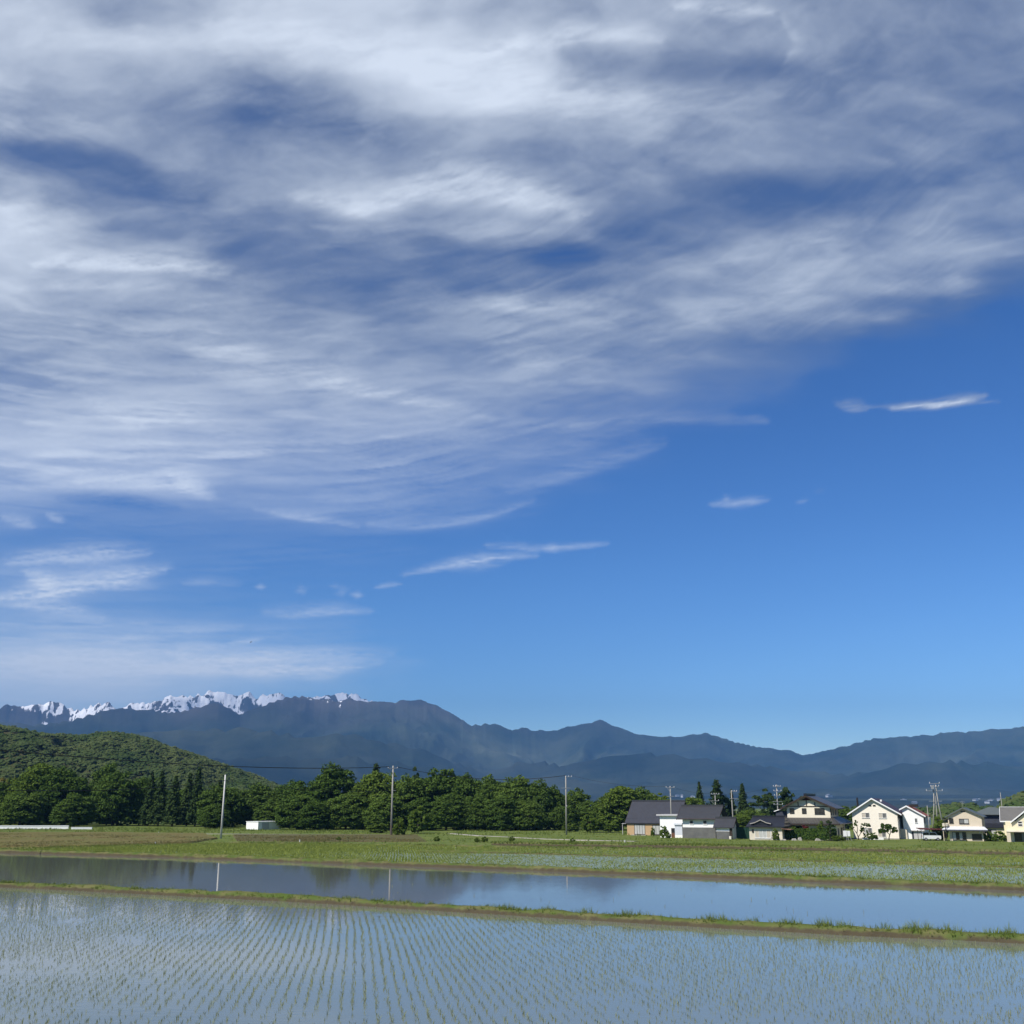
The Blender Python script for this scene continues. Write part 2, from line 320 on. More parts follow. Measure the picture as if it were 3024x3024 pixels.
def mountain_material():
    m, n, l, b = principled('mountain_forest_rock_snow'); b.inputs['Roughness'].default_value = 0.9; b.inputs['Specular IOR Level'].default_value = 0.1
    ge = n.new('ShaderNodeNewGeometry'); sp = n.new('ShaderNodeSeparateXYZ'); l.new(ge.outputs['Position'], sp.inputs[0])
    def noise(scale, detail, stretch, rough=.6):
        mp = n.new('ShaderNodeMapping'); mp.inputs['Scale'].default_value = stretch; l.new(ge.outputs['Position'], mp.inputs['Vector'])
        q = n.new('ShaderNodeTexNoise'); q.inputs['Scale'].default_value = scale; q.inputs['Detail'].default_value = detail; q.inputs['Roughness'].default_value = rough
        l.new(mp.outputs['Vector'], q.inputs['Vector']); return q.outputs['Fac']
    def rng_(v, a, c):
        q = n.new('ShaderNodeMapRange'); q.inputs['From Min'].default_value = a; q.inputs['From Max'].default_value = c; l.new(v, q.inputs['Value']); return q.outputs['Result']
    def mix(f, a, c):
        q = n.new('ShaderNodeMix'); q.data_type = 'RGBA'; l.new(f, q.inputs['Factor'])
        for nm, v in (('A', a), ('B', c)):
            if isinstance(v, tuple): q.inputs[nm].default_value = (*v, 1)
            else: l.new(v, q.inputs[nm])
        return q.outputs['Result']
    def mth(op, a, c):
        q = n.new('ShaderNodeMath'); q.operation = op
        for i, v in enumerate((a, c)):
            if isinstance(v, (int, float)): q.inputs[i].default_value = v
            else: l.new(v, q.inputs[i])
        return q.outputs[0]
    forest = mix(rng_(noise(.0012, 8, (1, 1, 1)), .38, .70), (0.012, 0.023, 0.016), (0.072, 0.082, 0.052))
    upper = mix(rng_(noise(.002, 8, (1, 1, 1)), .35, .65), (0.036, 0.034, 0.034), (0.090, 0.078, 0.072))
    z = sp.outputs['Z']
    hz = mth('ADD', z, mth('MULTIPLY', noise(.0015, 6, (1, 1, 1)), 500.0))
    base = mix(rng_(hz, 900, 1250), forest, upper)
    slip = rng_(noise(.0032, 3, (1, 1, .35)), .735, .76)                # bare landslip scars
    base = mix(slip, base, (0.17, 0.15, 0.13))
    gul = noise(.016, 5, (1.0, .6, .5), .6)                          # snow lies in the gullies
    sn = mth('ADD', z, mth('MULTIPLY', mth('SUBTRACT', gul, .5), 800.0))
    at = n.new('ShaderNodeAttribute'); at.attribute_name = 'snowline'
    snow = rng_(mth('SUBTRACT', sn, at.outputs['Fac']), 0, 40)
    rib = rng_(noise(.024, 4, (1.0, .35, .30), .55), .64, .57)            # rock ribs standing out of the snow
    snow = mth('MULTIPLY', snow, rib)
    cl = mix(snow, base, (0.88, 0.89, 0.92))
    l.new(cl, b.inputs['Base Color'])
    bp = n.new('ShaderNodeBump'); bp.inputs['Strength'].default_value = .7; bp.inputs['Distance'].default_value = 40
    l.new(noise(.004, 8, (1, 1, 1)), bp.inputs['Height']); l.new(bp.outputs['Normal'], b.inputs['Normal'])
    return m
M['mountain'] = mountain_material()
M['hill'] = mat('hill_soil_and_undergrowth', (0.05, 0.06, 0.02), (0.08, 0.075, 0.035), scale=0.05, rough=0.95, spec=0.05)

def cloud_material():
    m = bpy.data.materials.new('cirrus'); m.use_nodes = True; n = m.node_tree.nodes; l = m.node_tree.links
    for q in list(n): n.remove(q)
    out = n.new('ShaderNodeOutputMaterial'); at = n.new('ShaderNodeAttribute'); at.attribute_name = 'cover'
    tr = n.new('ShaderNodeBsdfTransparent'); em = n.new('ShaderNodeEmission'); mx = n.new('ShaderNodeMixShader')
    cr = n.new('ShaderNodeMix'); cr.data_type = 'RGBA'; cr.inputs['A'].default_value = (0.118, 0.165, 0.270, 1); cr.inputs['B'].default_value = (0.67, 0.74, 0.85, 1); aw = n.new('ShaderNodeAttribute'); aw.attribute_name = 'white'
    l.new(aw.outputs['Fac'], cr.inputs['Factor']); l.new(cr.outputs['Result'], em.inputs['Color'])  # light and shade of the cloud are carried by its emission colour
    l.new(at.outputs['Fac'], mx.inputs[0]); l.new(tr.outputs[0], mx.inputs[1]); l.new(em.outputs[0], mx.inputs[2]); l.new(mx.outputs[0], out.inputs['Surface'])
    m.cycles.emission_sampling = 'NONE'
    return m
M['cirrus'] = cloud_material()

# ------------------------------------------------------------------ cirrus sheet, 11.5 km up, over the whole sky
CLOUD_Z = 11500.0
CX = [0, 120, 240, 360, 480, 600, 720, 840, 960, 1080, 1200, 1320, 1440, 1560, 1680, 1800, 1932]
CLOUD = [   # cover of the sky, rows every 60 steps of height
 [75, 66, 55, 62, 74, 78, 80, 66, 52, 52, 55, 58, 58, 46, 40, 38, 35],
 [76, 74, 70, 76, 86, 84, 80, 76, 72, 66, 62, 55, 50, 46, 45, 45, 44],
 [68, 62, 57, 60, 66, 76, 84, 82, 78, 52, 42, 38, 34, 40, 42, 42, 40],
 [60, 56, 52, 46, 34, 44, 70, 84, 86, 72, 60, 50, 40, 40, 42, 42, 40],
 [52, 52, 50, 42, 30, 34, 46, 52, 62, 60, 55, 50, 45, 42, 40, 38, 35],
 [32, 33, 36, 44, 50, 50, 48, 44, 44, 48, 50, 48, 45, 42, 40, 37, 33],
 [48, 34, 30, 38, 50, 60, 66, 62, 56, 46, 38, 34, 28, 22, 33, 36, 35],
 [86, 68, 40, 38, 40, 50, 58, 48, 58, 48, 30, 28, 30, 36, 40, 42, 40],
 [88, 76, 66, 56, 36, 34, 34, 30, 26, 16, 28, 40, 50, 55, 51, 48, 42],
 [78, 68, 60, 52, 44, 36, 30, 28, 30, 34, 40, 48, 54, 52, 50, 44, 14],
 [60, 55, 50, 50, 50, 46, 40, 46, 54, 50, 45, 48, 48, 44, 32, 8, 0],
 [50, 52, 55, 53, 50, 45, 42, 40, 42, 42, 40, 34, 24, 11, 2, 0, 0],
 [45, 47, 50, 54, 55, 50, 45, 47, 50, 42, 30, 18, 8, 1, 0, 0, 0],
 [54, 58, 60, 52, 46, 45, 44, 40, 34, 22, 12, 5, 1, 0, 0, 0, 0],
 [55, 57, 56, 50, 46, 40, 36, 28, 20, 12, 5, 1, 0, 0, 0, 0, 0],
 [48, 50, 52, 50, 36, 32, 30, 22, 14, 6, 1, 0, 0, 0, 0, 0, 0],
 [26, 16, 14, 20, 25, 27, 25, 14, 5, 1, 0, 0, 0, 0, 0, 0, 0],
 [10, 8, 7, 8, 8, 7, 6, 3, 2, 0, 0, 0, 0, 0, 0, 0, 0],
 [26, 30, 22, 9, 5, 4, 3, 2, 1, 0, 0, 0, 0, 0, 0, 0, 0],
 [26, 23, 14, 8, 6, 4, 2, 1, 0, 0, 0, 0, 0, 0, 0, 0, 0],
 [46, 48, 44, 34, 24, 13, 4, 1, 0, 0, 0, 0, 0, 0, 0, 0, 0],
 [84, 84, 80, 72, 62, 44, 11, 1, 0, 0, 0, 0, 0, 0, 0, 0, 0],
 [70, 66, 58, 44, 28, 14, 3, 0, 0, 0, 0, 0, 0, 0, 0, 0, 0],
 [8, 8, 6, 5, 3, 1, 0, 0, 0, 0, 0, 0, 0, 0, 0, 0, 0]]
STREAKS = [  # points of the streak, half width, strength
 ([(420, 50), (560, 75), (740, 120), (900, 165), (1100, 200), (1300, 203), (1450, 188)], 34, .16),
 ([(860, 110), (980, 84), (1100, 68), (1250, 72)], 12, .22), ([(1285, 10), (1380, 22), (1460, 18)], 9, .26), ([(1480, 30), (1500, 80), (1470, 120)], 8, .10),
 ([(560, 372), (690, 398), (800, 352), (900, 362), (1000, 385), (1085, 402)], 18, .30),
 ([(820, 300), (960, 350), (1080, 395)], 16, .14),
 ([(0, 385), (50, 430), (90, 470)], 36, .16), ([(60, 500), (200, 503), (330, 505), (440, 513)], 11, .34), ([(40, 545), (200, 540), (330, 545)], 7, .14),
 ([(150, 908), (260, 912), (330, 915), (400, 936)], 10, .26), ([(320, 900), (395, 930)], 10, .18),
 ([(480, 962), (560, 978), (680, 992)], 5, .2), ([(700, 990), (800, 994), (900, 980), (1000, 945)], 6, .18), ([(960, 925), (1060, 900), (1180, 862), (1260, 838)], 9, .16),
 ([(900, 880), (1050, 850), (1200, 810)], 14, .10), ([(1080, 800), (1280, 790), (1440, 796)], 8, .09), ([(1400, 790), (1440, 793)], 5, .10),
 ([(0, 978), (60, 994)], 7, .22), ([(80, 972), (118, 984)], 4, .22),
 ([(20, 1062), (130, 1052), (270, 1044)], 11, .24), ([(0, 1128), (90, 1120), (200, 1100), (312, 1078)], 10, .30), ([(50, 1085), (80, 1100), (110, 1116)], 9, .24), ([(0, 1138), (120, 1150), (185, 1166)], 9, .18), ([(200, 1112), (290, 1108)], 6, .16),
 ([(760, 1084), (850, 1066), (950, 1054), (1010, 1050)], 6, .36), ([(920, 1031), (1000, 1036), (1060, 1036), (1145, 1028)], 5, .30), ([(1030, 1040), (1055, 1034)], 6, .2), ([(850, 1072), (960, 1058)], 9, .12),
 ([(1582, 764), (1612, 770), (1640, 772)], 8, .24), ([(1690, 772), (1770, 766), (1862, 747)], 6, .46), ([(1640, 768), (1890, 756)], 4, .16),
 ([(1348, 953), (1400, 952), (1452, 945)], 6, .30), ([(1372, 945), (1380, 940)], 5, .18), ([(1508, 949), (1532, 944)], 4, .10), ([(1540, 930), (1560, 928)], 4, .08),
 ([(500, 1157), (560, 1159), (640, 1154), (690, 1155)], 8, .28), ([(345, 1101), (400, 1099), (452, 1103)], 5, .16), ([(484, 1108), (500, 1107)], 3, .25),
 ([(562, 1116), (575, 1113)], 5, .18), ([(636, 1120), (650, 1116)], 6, .16), ([(662, 1122), (682, 1125)], 4, .25), ([(620, 1106), (634, 1107)], 3, .14), ([(704, 1109), (748, 1103)], 3, .28),
 ([(250, 1204), (340, 1194), (460, 1182)], 7, .16), ([(440, 1216), (498, 1207)], 4, .24), ([(180, 1215), (260, 1200)], 4, .12), ([(320, 1230), (420, 1222)], 8, .24),
 ([(340, 1248), (470, 1240), (600, 1234), (745, 1235)], 8, .26), ([(300, 1262), (500, 1266), (640, 1262), (710, 1252)], 10, .22), ([(560, 1279), (640, 1277)], 4, .24), ([(0, 1250), (200, 1262), (350, 1258)], 20, .14),
 ([(0, 78), (200, 66), (420, 72)], 22, .10), ([(915, 572), (1000, 584), (1100, 578), (1160, 560)], 12, .18), ([(1250, 640), (1400, 585), (1540, 520), (1640, 428)], 22, .10), ([(1500, 470), (1640, 430)], 10, .10),
 ([(1300, 520), (1480, 450), (1600, 425)], 12, .08), ([(1760, 600), (1860, 560), (1932, 530)], 12, .08), ([(1560, 640), (1760, 590)], 10, .08),
 ([(150, 610), (380, 650), (680, 735), (860, 770)], 12, .12), ([(60, 690), (240, 790), (390, 800)], 16, .10), ([(560, 720), (700, 740), (850, 770), (930, 790)], 8, .10), ([(230, 560), (500, 600), (700, 660)], 14, .08)]
DARKS = [([(430, 185), (500, 215), (600, 225), (760, 270)], 38, .16), ([(60, 280), (160, 310), (300, 350), (440, 370)], 26, .12), ([(1060, 100), (1200, 115), (1400, 130)], 24, .12), ([(1000, 470), (1120, 490)], 30, .12),
         ([(1380, 365), (1560, 385)], 26, .10), ([(560, 425), (720, 440), (860, 450)], 18, .10), ([(120, 940), (240, 945), (330, 955)], 12, .14), ([(620, 565), (800, 560)], 24, .08), ([(700, 640), (820, 655)], 20, .08), ([(1060, 725), (1180, 740)], 16, .10)]

def cloud_cover(X, Y):
    # warping by slow and fast turbulence, flattened towards the horizon
    fl = np.clip(1.0 - Y / 1700.0, 0.25, 1.2)
    nx = X / 240.0; ny = Y / (150.0 * fl)
    amp = np.clip(0.35 + fl * 0.65, .3, 1)
    wx = (fbm_s(nx, ny, 5, 11) - .5) * 150 * amp
    wy = (fbm_s(nx + 40, ny + 9, 5, 23) - .5) * 84 * fl * amp
    Xw, Yw = X + wx, Y + wy
    C = np.array(CLOUD) / 100.0; gx = np.array(CX, float)
    fx = np.interp(np.clip(Xw, 0, 1932), gx, np.arange(len(gx))); fy = np.clip(Yw / 60.0, 0, len(C) - 1.001)
    i = np.clip(np.floor(fx).astype(int), 0, len(gx) - 2); j = np.floor(fy).astype(int); fx = fx - i; fy = fy - j
    fx = fx * fx * (3 - 2 * fx); fy = fy * fy * (3 - 2 * fy)
    D = (C[j, i] * (1 - fx) + C[j, i + 1] * fx) * (1 - fy) + (C[j + 1, i] * (1 - fx) + C[j + 1, i + 1] * fx) * fy
    C_ = D.copy()
    # streaks: lightly warped so that they stay where they are, their edges torn
    Xs, Ys = X + wx * .28, Y + wy * .30; xt = X * .985 + Y * .17; yt = Y * .985 + X * .17
    tear = fbm_s((xt + wx * .5) / 46.0, (yt + wy * .5) / (12.0 * np.clip(fl + .25, .4, 1)), 6, 301, .56)
    def stroke(pts, wd, st, acc, sign):
        p = np.array(pts, float); L = np.sum(np.hypot(*np.diff(p, axis=0).T)); run = 0
        m = (Xs > p[:, 0].min() - 4 * wd - 20) & (Xs < p[:, 0].max() + 4 * wd + 20) & (Ys > p[:, 1].min() - 4 * wd) & (Ys < p[:, 1].max() + 4 * wd)
        xs, ys = Xs[m], Ys[m]; bd = np.full(xs.shape, 1e9); tp = np.zeros(xs.shape); sg = np.zeros(xs.shape)
        for a, b in zip(p[:-1], p[1:]):
            d = b - a; ll = np.hypot(*d); t = np.clip(((xs - a[0]) * d[0] + (ys - a[1]) * d[1]) / ll ** 2, 0, 1)
            q = np.hypot(xs - a[0] - t * d[0], ys - a[1] - t * d[1]); c = q < bd; bd = np.where(c, q, bd); tp = np.where(c, (run + t * ll) / L, tp); run += ll
            sg = np.where(c, np.sign((ys - a[1]) * d[0] - (xs - a[0]) * d[1]), sg)
        prof = np.sin(np.clip(tp, 0.05, .97) * math.pi) ** .5
        wdt = wd * (1.25 if wd > 8.5 else 1.05) * (.45 + .75 * prof) * np.where(sg > 0, .75, 1.5) if sign > 0 else wd * (.45 + .75 * prof)     # crisper below, trailing off above
        val = np.exp(-(bd / wdt) ** 2 * .9) * (.35 + .65 * prof) * np.clip((tear[m] - .5) * 2.0 + .9, .15, 1.5)
        acc[m] += sign * st * ((.82 if wd > 8.5 else 1.0) if p[0, 1] < 1000 else (1.5 if wd > 8.5 else .95)) * val
    acc = np.zeros(X.shape)
    for s in STREAKS: stroke(*s, acc, 1)
    for s in DARKS: stroke(*s, acc, -1)
    # wisps: fine fibres along the drift of the sheet, only in places
    ang = 0.10 - 0.50 * np.clip((X - 800) / 1000, -1, 1)
    xr = X * np.cos(ang) + Y * np.sin(ang); yr = -X * np.sin(ang) + Y * np.cos(ang)
    fib = fbm_s((xr + wx * 1.3) / 170.0, (yr + wy * 2.0) / (30.0 * fl), 6, 501, .58) - .5
    mott = fbm((X + wx * .9) / 110.0, (Y + wy * .9) / (72.0 * fl), 7, 611, .56) - .5
    where_ = np.clip((fbm(X / 260.0, Y / (160 * fl), 2, 71) - .35) * 3, .15, 1)
    big = fbm(X / 330.0, Y / (150.0 * fl), 4, 5) - .5
    env = np.clip(D * 2.2, 0, 1) * np.clip(1.25 - D * .5, .6, 1.2)
    low = np.clip((Y - 500) / 300, 0, 1)
    D2 = D + env * (fib * (.24 + .18 * low) * where_ * (1 - .45 * np.clip((X - 1000) / 400, 0, 1)) + mott * .34 + big * .08) + acc
    floor = np.clip((C_ - .12) * 3.2, 0, 1) * np.clip((1000 - Y) / 300, 0, 1) * (.42 + .30 * mott)      # grey veil behind the white streaks
    return D2, floor

def finish_cover(D, floor, Y):
    """cover of the sky behind, and how white the cloud is: the thick upper sheet has its own shading put in as grey, thin low streaks are white"""
    D = np.clip(D, 0, 1); D = np.where(D < .07, D * D / .07 * .9, D)
    up = np.clip((1000 - Y) / 420, 0, 1); up = up * up * (3 - 2 * up)
    white = np.clip((D - .17) / .90, 0, 1) ** 1.12 * up + (1 - up) * np.clip(.78 + D * .5, 0, 1.15)
    alpha = (1 - (1 - np.clip(np.maximum(D, floor), 0, .98)) ** (1 + 1.5 * up))
    return np.clip(alpha, 0, .98), white
# -- end of cover

def build_clouds():
    az = np.concatenate([np.arange(-180, -36, 3.0), np.arange(-36, 36.01, 0.1), np.arange(39, 180.01, 3.0)])
    el = np.concatenate([np.arange(3.2, 46, 0.1), np.arange(46, 88, 2.0)])
    A, E = np.meshgrid(np.radians(az), np.radians(el), indexing='ij')
    dx = np.sin(A) * np.cos(E); dy = np.cos(A) * np.cos(E); dz = np.sin(E)
    # where each direction lies in the chart of the cover table (gnomonic, centred on the sky in view)
    u = dy * CP + dz * SP; w = dz * CP - dy * SP
    uu = np.where(u > 0.05, u, 0.05)
    X = (1512 + FPX * dx / uu) * 1932 / 3024; Y = (1512 - FPX * w / uu) * 1932 / 3024
    front = u > 0.3
    X = np.clip(np.where(front, X, np.where(dx > 0, 3600, -1600)), -1600, 3600); Y = np.clip(np.where(front, Y, -1600), -1600, 1400)
    D, Fl = cloud_cover(X, Y)
    out = np.clip((np.maximum(np.abs(X - 966) - 1050, 0) + np.maximum(-Y - 80, 0)) / 500.0, 0, 1)      # beyond the view: cirrus goes on unseen, thinned to let the sun through
    gen = np.clip(.16 + .9 * (fbm(np.sin(A) * 9 + 4, np.cos(A) * 9 + E * 5, 5, 41) - .5), 0.03, .5)
    D = D * (1 - out) + gen * out; Fl = Fl * (1 - out)
    D, W = finish_cover(D, Fl, Y)
    D *= np.clip((np.degrees(E) - 3.4) / 1.2, 0, 1)
    r = CLOUD_Z / np.tan(E)
    P3 = np.stack([np.sin(A) * r, np.cos(A) * r, np.full(A.shape, CLOUD_Z)], -1).reshape(-1, 3)
    me = np_mesh('cirrus_clouds', P3, grid_faces(len(az), len(el)), M['cirrus'], True, {'cover': D.ravel(), 'white': W.ravel()})
    o = link_mesh('cirrus_clouds', me)
    tag(o, 'thin white cirrus streaks and veils drifting across the blue sky', 'clouds', kind='stuff')
build_clouds()

# ------------------------------------------------------------------ ground sheet
def s_of(x, y): return y + 0.58 * x
def ground_z(x, y):
    s = s_of(x, y)
    return np.interp(s, [51, 52.6, 53.6, 94, 95.5, 150, 160, 215, 300, 900, 2300], [-.16, -.16, -.5, -.5, -.95, -.95, -.9, -1.3, -1.3, -2.0, -2.2])

gx = np.concatenate([[-21000, -9000, -4000, -2000, -1000, -500, -300], np.arange(-220, 180, 2.0), [200, 300, 500, 1000, 2000, 4000, 9000, 21000]])
gy = np.concatenate([[-5000, -2000, -800, -300, -100, -40, 0], np.arange(10, 400, 1.2), [420, 500, 700, 1000, 1600, 2300, 4000, 8000, 18200]])
GX, GY = np.meshgrid(gx, gy, indexing='ij'); GZ = ground_z(GX, GY)
soft = np.clip((s_of(GX, GY) - 165) / 30, 0, 1) * (np.abs(GX) < 260) * (GY < 420)
GZ = GZ + soft * (fbm(GX / 7.0, GY / 7.0, 3, 3) - .5) * .22
me = np_mesh('ground', np.stack([GX, GY, GZ], -1).reshape(-1, 3), grid_faces(len(gx), len(gy)), M['ground'], True)
tag(link_mesh('ground', me), 'grassy valley floor running out to the mountain foot', 'ground', kind='structure')

def polyline_world(pts, z, extend=(1.0, 1.0)):
    w = [np.array(G(px, py, z)) for px, py in pts]
    a = w[0] + (w[0] - w[1]) / np.linalg.norm(w[0] - w[1]) * 60 * extend[0]; b = w[-1] + (w[-1] - w[-2]) / np.linalg.norm(w[-1] - w[-2]) * 60 * extend[1]
    return np.array(([a] if extend[0] else []) + w + ([b] if extend[1] else []))

def resample(p, step):
    d = np.r_[0, np.cumsum(np.hypot(*np.diff(p, axis=0).T))]; t = np.arange(0, d[-1], step)
    return np.stack([np.interp(t, d, p[:, 0]), np.interp(t, d, p[:, 1])], -1)

def sheet(name, poly, z, material, label, cat, kind='structure', res=None):
    """flat polygon sheet"""
    me = bpy.data.meshes.new(name); me.from_pydata([(x, y, z) for x, y in poly], [], [tuple(range(len(poly)))]); me.materials.append(material)
    if me.polygons[0].normal.z < 0: me.flip_normals()
    return tag(link_mesh(name, me), label, cat, kind=kind)

def sheet_between(name, pa, pb, z, material, label, cat):
    """level sheet filling the ground between two lines"""
    xs = np.linspace(max(pa[:, 0].min(), pb[:, 0].min()), min(pa[:, 0].max(), pb[:, 0].max()), 120)
    def yy(p): o = np.argsort(p[:, 0]); return np.interp(xs, p[o, 0], p[o, 1])
    ya, yb = yy(pa), yy(pb); yb = np.maximum(yb, ya + .02)
    P3 = np.stack([np.c_[xs, ya, np.full(120, z)], np.c_[xs, yb, np.full(120, z)]], 1).reshape(-1, 3)
    return tag(link_mesh(name, np_mesh(name, P3, grid_faces(120, 2), material)), label, cat, kind='structure')

B1 = polyline_world([(0, 2620), (500, 2645), (1000, 2672), (1512, 2704), (2000, 2734), (2500, 2762), (3024, 2788)], 0.0)
B2 = polyline_world([(0, 2518), (500, 2532), (1000, 2551), (1512, 2569), (2000, 2588), (2500, 2609), (3024, 2631)], -.3)
B3 = polyline_world([(1230, 2517), (1512, 2521), (2000, 2533), (2500, 2547), (3024, 2563)], -.6, (0, 1))
B4 = polyline_world([(-80, 2513), (170, 2507), (430, 2499), (620, 2492), (1000, 2495), (1500, 2504), (2000, 2512), (2500, 2521), (3024, 2532)], -.6, (1, 1))
B5 = polyline_world([(1450, 2494), (1900, 2499), (2400, 2507), (3024, 2520)], -.8, (0, 1))

def off(p, d):                          # polyline moved d metres away from the camera side
    t = np.gradient(p, axis=0); t /= np.linalg.norm(t, axis=1)[:, None]; nrm = np.stack([-t[:, 1], t[:, 0]], -1)
    nrm *= np.sign(nrm[:, 1:2] + 1e-9); return p + nrm * d

sheet('paddy_water', [(-130, 4)] + [tuple(q) for q in off(B1, .25)] + [(130, 4)], 0.0, M['water_near'], 'still water of the nearest rice paddy reflecting sky and snow peaks', 'water')
sheet_between('flooded_field', off(B1, .6), off(B2, .3), -.30, M['water_mid'], 'open flooded field without rice between two grass bunds', 'water')
sheet_between('far_paddy_water', off(B2, .9), off(B4, .2), -.60, M['water_far'], 'water of the far green rice paddies before the houses', 'water')

def bund(name, base, z_near, z_far, width, height, label, seed, step=.28, veg_bias=0.0, z_crest=None):
    p = resample(base, step); t = np.gradient(p, axis=0); t /= np.linalg.norm(t, axis=1)[:, None]; nr = np.stack([-t[:, 1], t[:, 0]], -1); nr *= np.sign(nr[:, 1:2] + 1e-9)
    zt = z_near + height
    prof = [(-.10, z_near - .12, 0), (0.0, z_near + .0, .02), (.10, z_near + height * .45, .25), (.22, z_near + height * .82, .55), (.36, zt, .85), (.36 + (width - .6) * .5, zt + .03, .8), (width - .24, zt - .01, .75), (width - .1, zt - height * .4, .5), (width, z_far - .02, .1), (width + .1, z_far - .15, 0)]
    s = np.arange(len(p)) * step
    vv = []; veg = []
    for k, (o, z, g) in enumerate(prof):
        wob = (fbm(s / 1.7, np.full(len(s), k * .45 + seed), 4, seed) - .5)
        big = (fbm(s / 9.0, np.full(len(s), seed + .3), 3, seed + 5) - .5)
        amp = 1.0 if 1 <= k <= 8 else .5
        oo = o + wob * .34 * amp + big * .45; zz = z + (wob * .22 + big * .18) * (1 if 2 <= k <= 7 else .15)
        vv.append(np.c_[p + nr * oo[:, None], zz]); veg.append(np.clip(g + wob * .9 + veg_bias + big * .6, 0, 1))
    P3 = np.stack(vv, 1).reshape(-1, 3); at_ = np.stack(veg, 1).reshape(-1)
    me = np_mesh(name, P3, grid_faces(len(p), len(prof))[:, ::-1], M['bunds'], True, {'veg': at_})
    o = link_mesh(name, me); tag(o, label, 'bund', kind='structure'); return p, nr, zt
bund1 = bund('earth_bund', B1, 0, -.3, 1.0, .25, 'brown earth bund with grass top between the nearest paddy and the flooded field', 3, .28, .10)
bund2 = bund('earth_bund', B2, -.3, -.6, 1.1, .34, 'straight earth bund along the far side of the flooded field', 8, .4, .14)
bund3 = bund('earth_bund', B3, -.6, -.62, .8, .20, 'low grassy bund dividing the far rice paddies', 13, .5, .25)
bund4 = bund('earth_bund', B4, -.6, -.75, 1.3, .20, 'grassy bund closing the far paddies towards the fields', 21, .5, .35)
bund5 = bund('earth_bank', B5, -.88, -.72, 1.8, .36, 'dark earth bank in the grass before the houses', 27, .6, .12)

# fields beyond the paddies
def field(name, pts, z, material, label, bank=.25):
    w = [G(px, py, z) for px, py in pts]; c = np.mean(np.array(w), 0)
    mb = MB(); n = len(w); top = [(x, y, z + bank) for x, y in w]; lo = [(c[0] + (x - c[0]) * 1.03, c[1] + (y - c[1]) * 1.03, z - .4) for x, y in w]
    mb.add(top + lo, [tuple(range(n))] + [(i, i + n, (i + 1) % n + n, (i + 1) % n) for i in range(n)])
    o = mb.build(name, material); 
    if o.data.polygons[0].normal.z < 0: o.data.flip_normals()
    return tag(o, label, 'field', kind='structure')
FALLOW = [(-160, 2462), (300, 2461), (600, 2464), (640, 2478), (560, 2491), (250, 2501), (-60, 2503)]
PLOUGH = [(690, 2465), (1230, 2466), (1260, 2486), (900, 2488), (700, 2486)]
field('fallow_field', FALLOW, -.95, M['fallow'], 'brown fallow field with dry grass beside the bare utility pole', .3)
field('weedy_field', PLOUGH, -1.0, M['plough'], 'dark brown weedy field before the grove', .12)

def strip(name, pts, z, wd, material, label, cat='path'):
    p = resample(np.array([G(px, py, z) for px, py in pts]), 1.0); t = np.gradient(p, axis=0); t /= np.linalg.norm(t, axis=1)[:, None]; nr = np.stack([-t[:, 1], t[:, 0]], -1)
    zz = ground_z(p[:, 0], p[:, 1]) + .10
    P3 = np.stack([np.c_[p - nr * wd / 2, zz - .3], np.c_[p - nr * wd / 2, zz], np.c_[p + nr * wd / 2, zz], np.c_[p + nr * wd / 2, zz - .3]], 1).reshape(-1, 3)
    return tag(link_mesh(name, np_mesh(name, P3, grid_faces(len(p), 4)[:, ::-1], material)), label, cat, kind='structure')
strip('field_path', [(540, 2462.5), (760, 2462.5), (1160, 2463.5)], -1.15, 1.7, M['concrete_path'], 'pale concrete farm path in front of the grove')
strip('field_path', [(1330, 2460), (1420, 2467), (1500, 2470.5), (1620, 2477), (1760, 2481), (1880, 2484)], -1.15, 1.5, M['concrete_path'], 'pale concrete farm path curving towards the houses')

# ------------------------------------------------------------------ mountains, valley fan
def prof(pts):                          # photograph outline -> azimuth, elevation
    a, e = [], []
    for px, py in pts:
        r = ray(px, py); a.append(math.degrees(math.atan2(r[0], r[1]))); e.append(math.atan2(r[2], math.hypot(r[0], r[1])))
    o = np.argsort(a); return np.array(a)[o], np.array(e)[o]
def c3(l): return [(x / 1.932, 1960 + y / 1.932) for x, y in l]
def c4(l): return [(1000 + x / 1.932, 2000 + y / 1.932) for x, y in l]
def cf(l): return [(x * 1.5652, y * 1.5652) for x, y in l]
SKYL4 = c4([(0, 90), (70, 80), (130, 105), (200, 128), (250, 138), (330, 135), (370, 122), (450, 125), (500, 130), (560, 160), (640, 200), (700, 240), (770, 270), (850, 258), (890, 258), (940, 270), (990, 295), (1040, 278), (1100, 298), (1180, 300), (1230, 295), (1290, 285), (1400, 265), (1490, 240), (1530, 255), (1600, 285), (1700, 320), (1780, 328), (1932, 340)])
SKYLF = cf([(1300, 1386), (1335, 1382), (1390, 1400), (1440, 1410), (1490, 1415), (1515, 1424), (1540, 1420), (1600, 1405), (1650, 1392), (1720, 1388), (1800, 1380), (1860, 1376), (1932, 1370)])
RIDGE2 = c3([(-500, 260), (-250, 225), (0, 235), (45, 215), (100, 240), (160, 225), (210, 208), (245, 215), (290, 205), (350, 225), (400, 245), (440, 262), (500, 240), (570, 215), (620, 218), (650, 240), (690, 240), (750, 218), (830, 215), (900, 205), (970, 175), (1040, 178), (1100, 180), (1150, 166), (1200, 150), (1265, 138), (1310, 150), (1355, 175), (1420, 160), (1480, 180), (1540, 155), (1600, 160), (1650, 186), (1740, 190), (1800, 185), (1880, 165), (1932, 165)]) + c4([(20, 86), (70, 81), (130, 107), (200, 132), (260, 160), (400, 240), (800, 420), (1500, 560)])
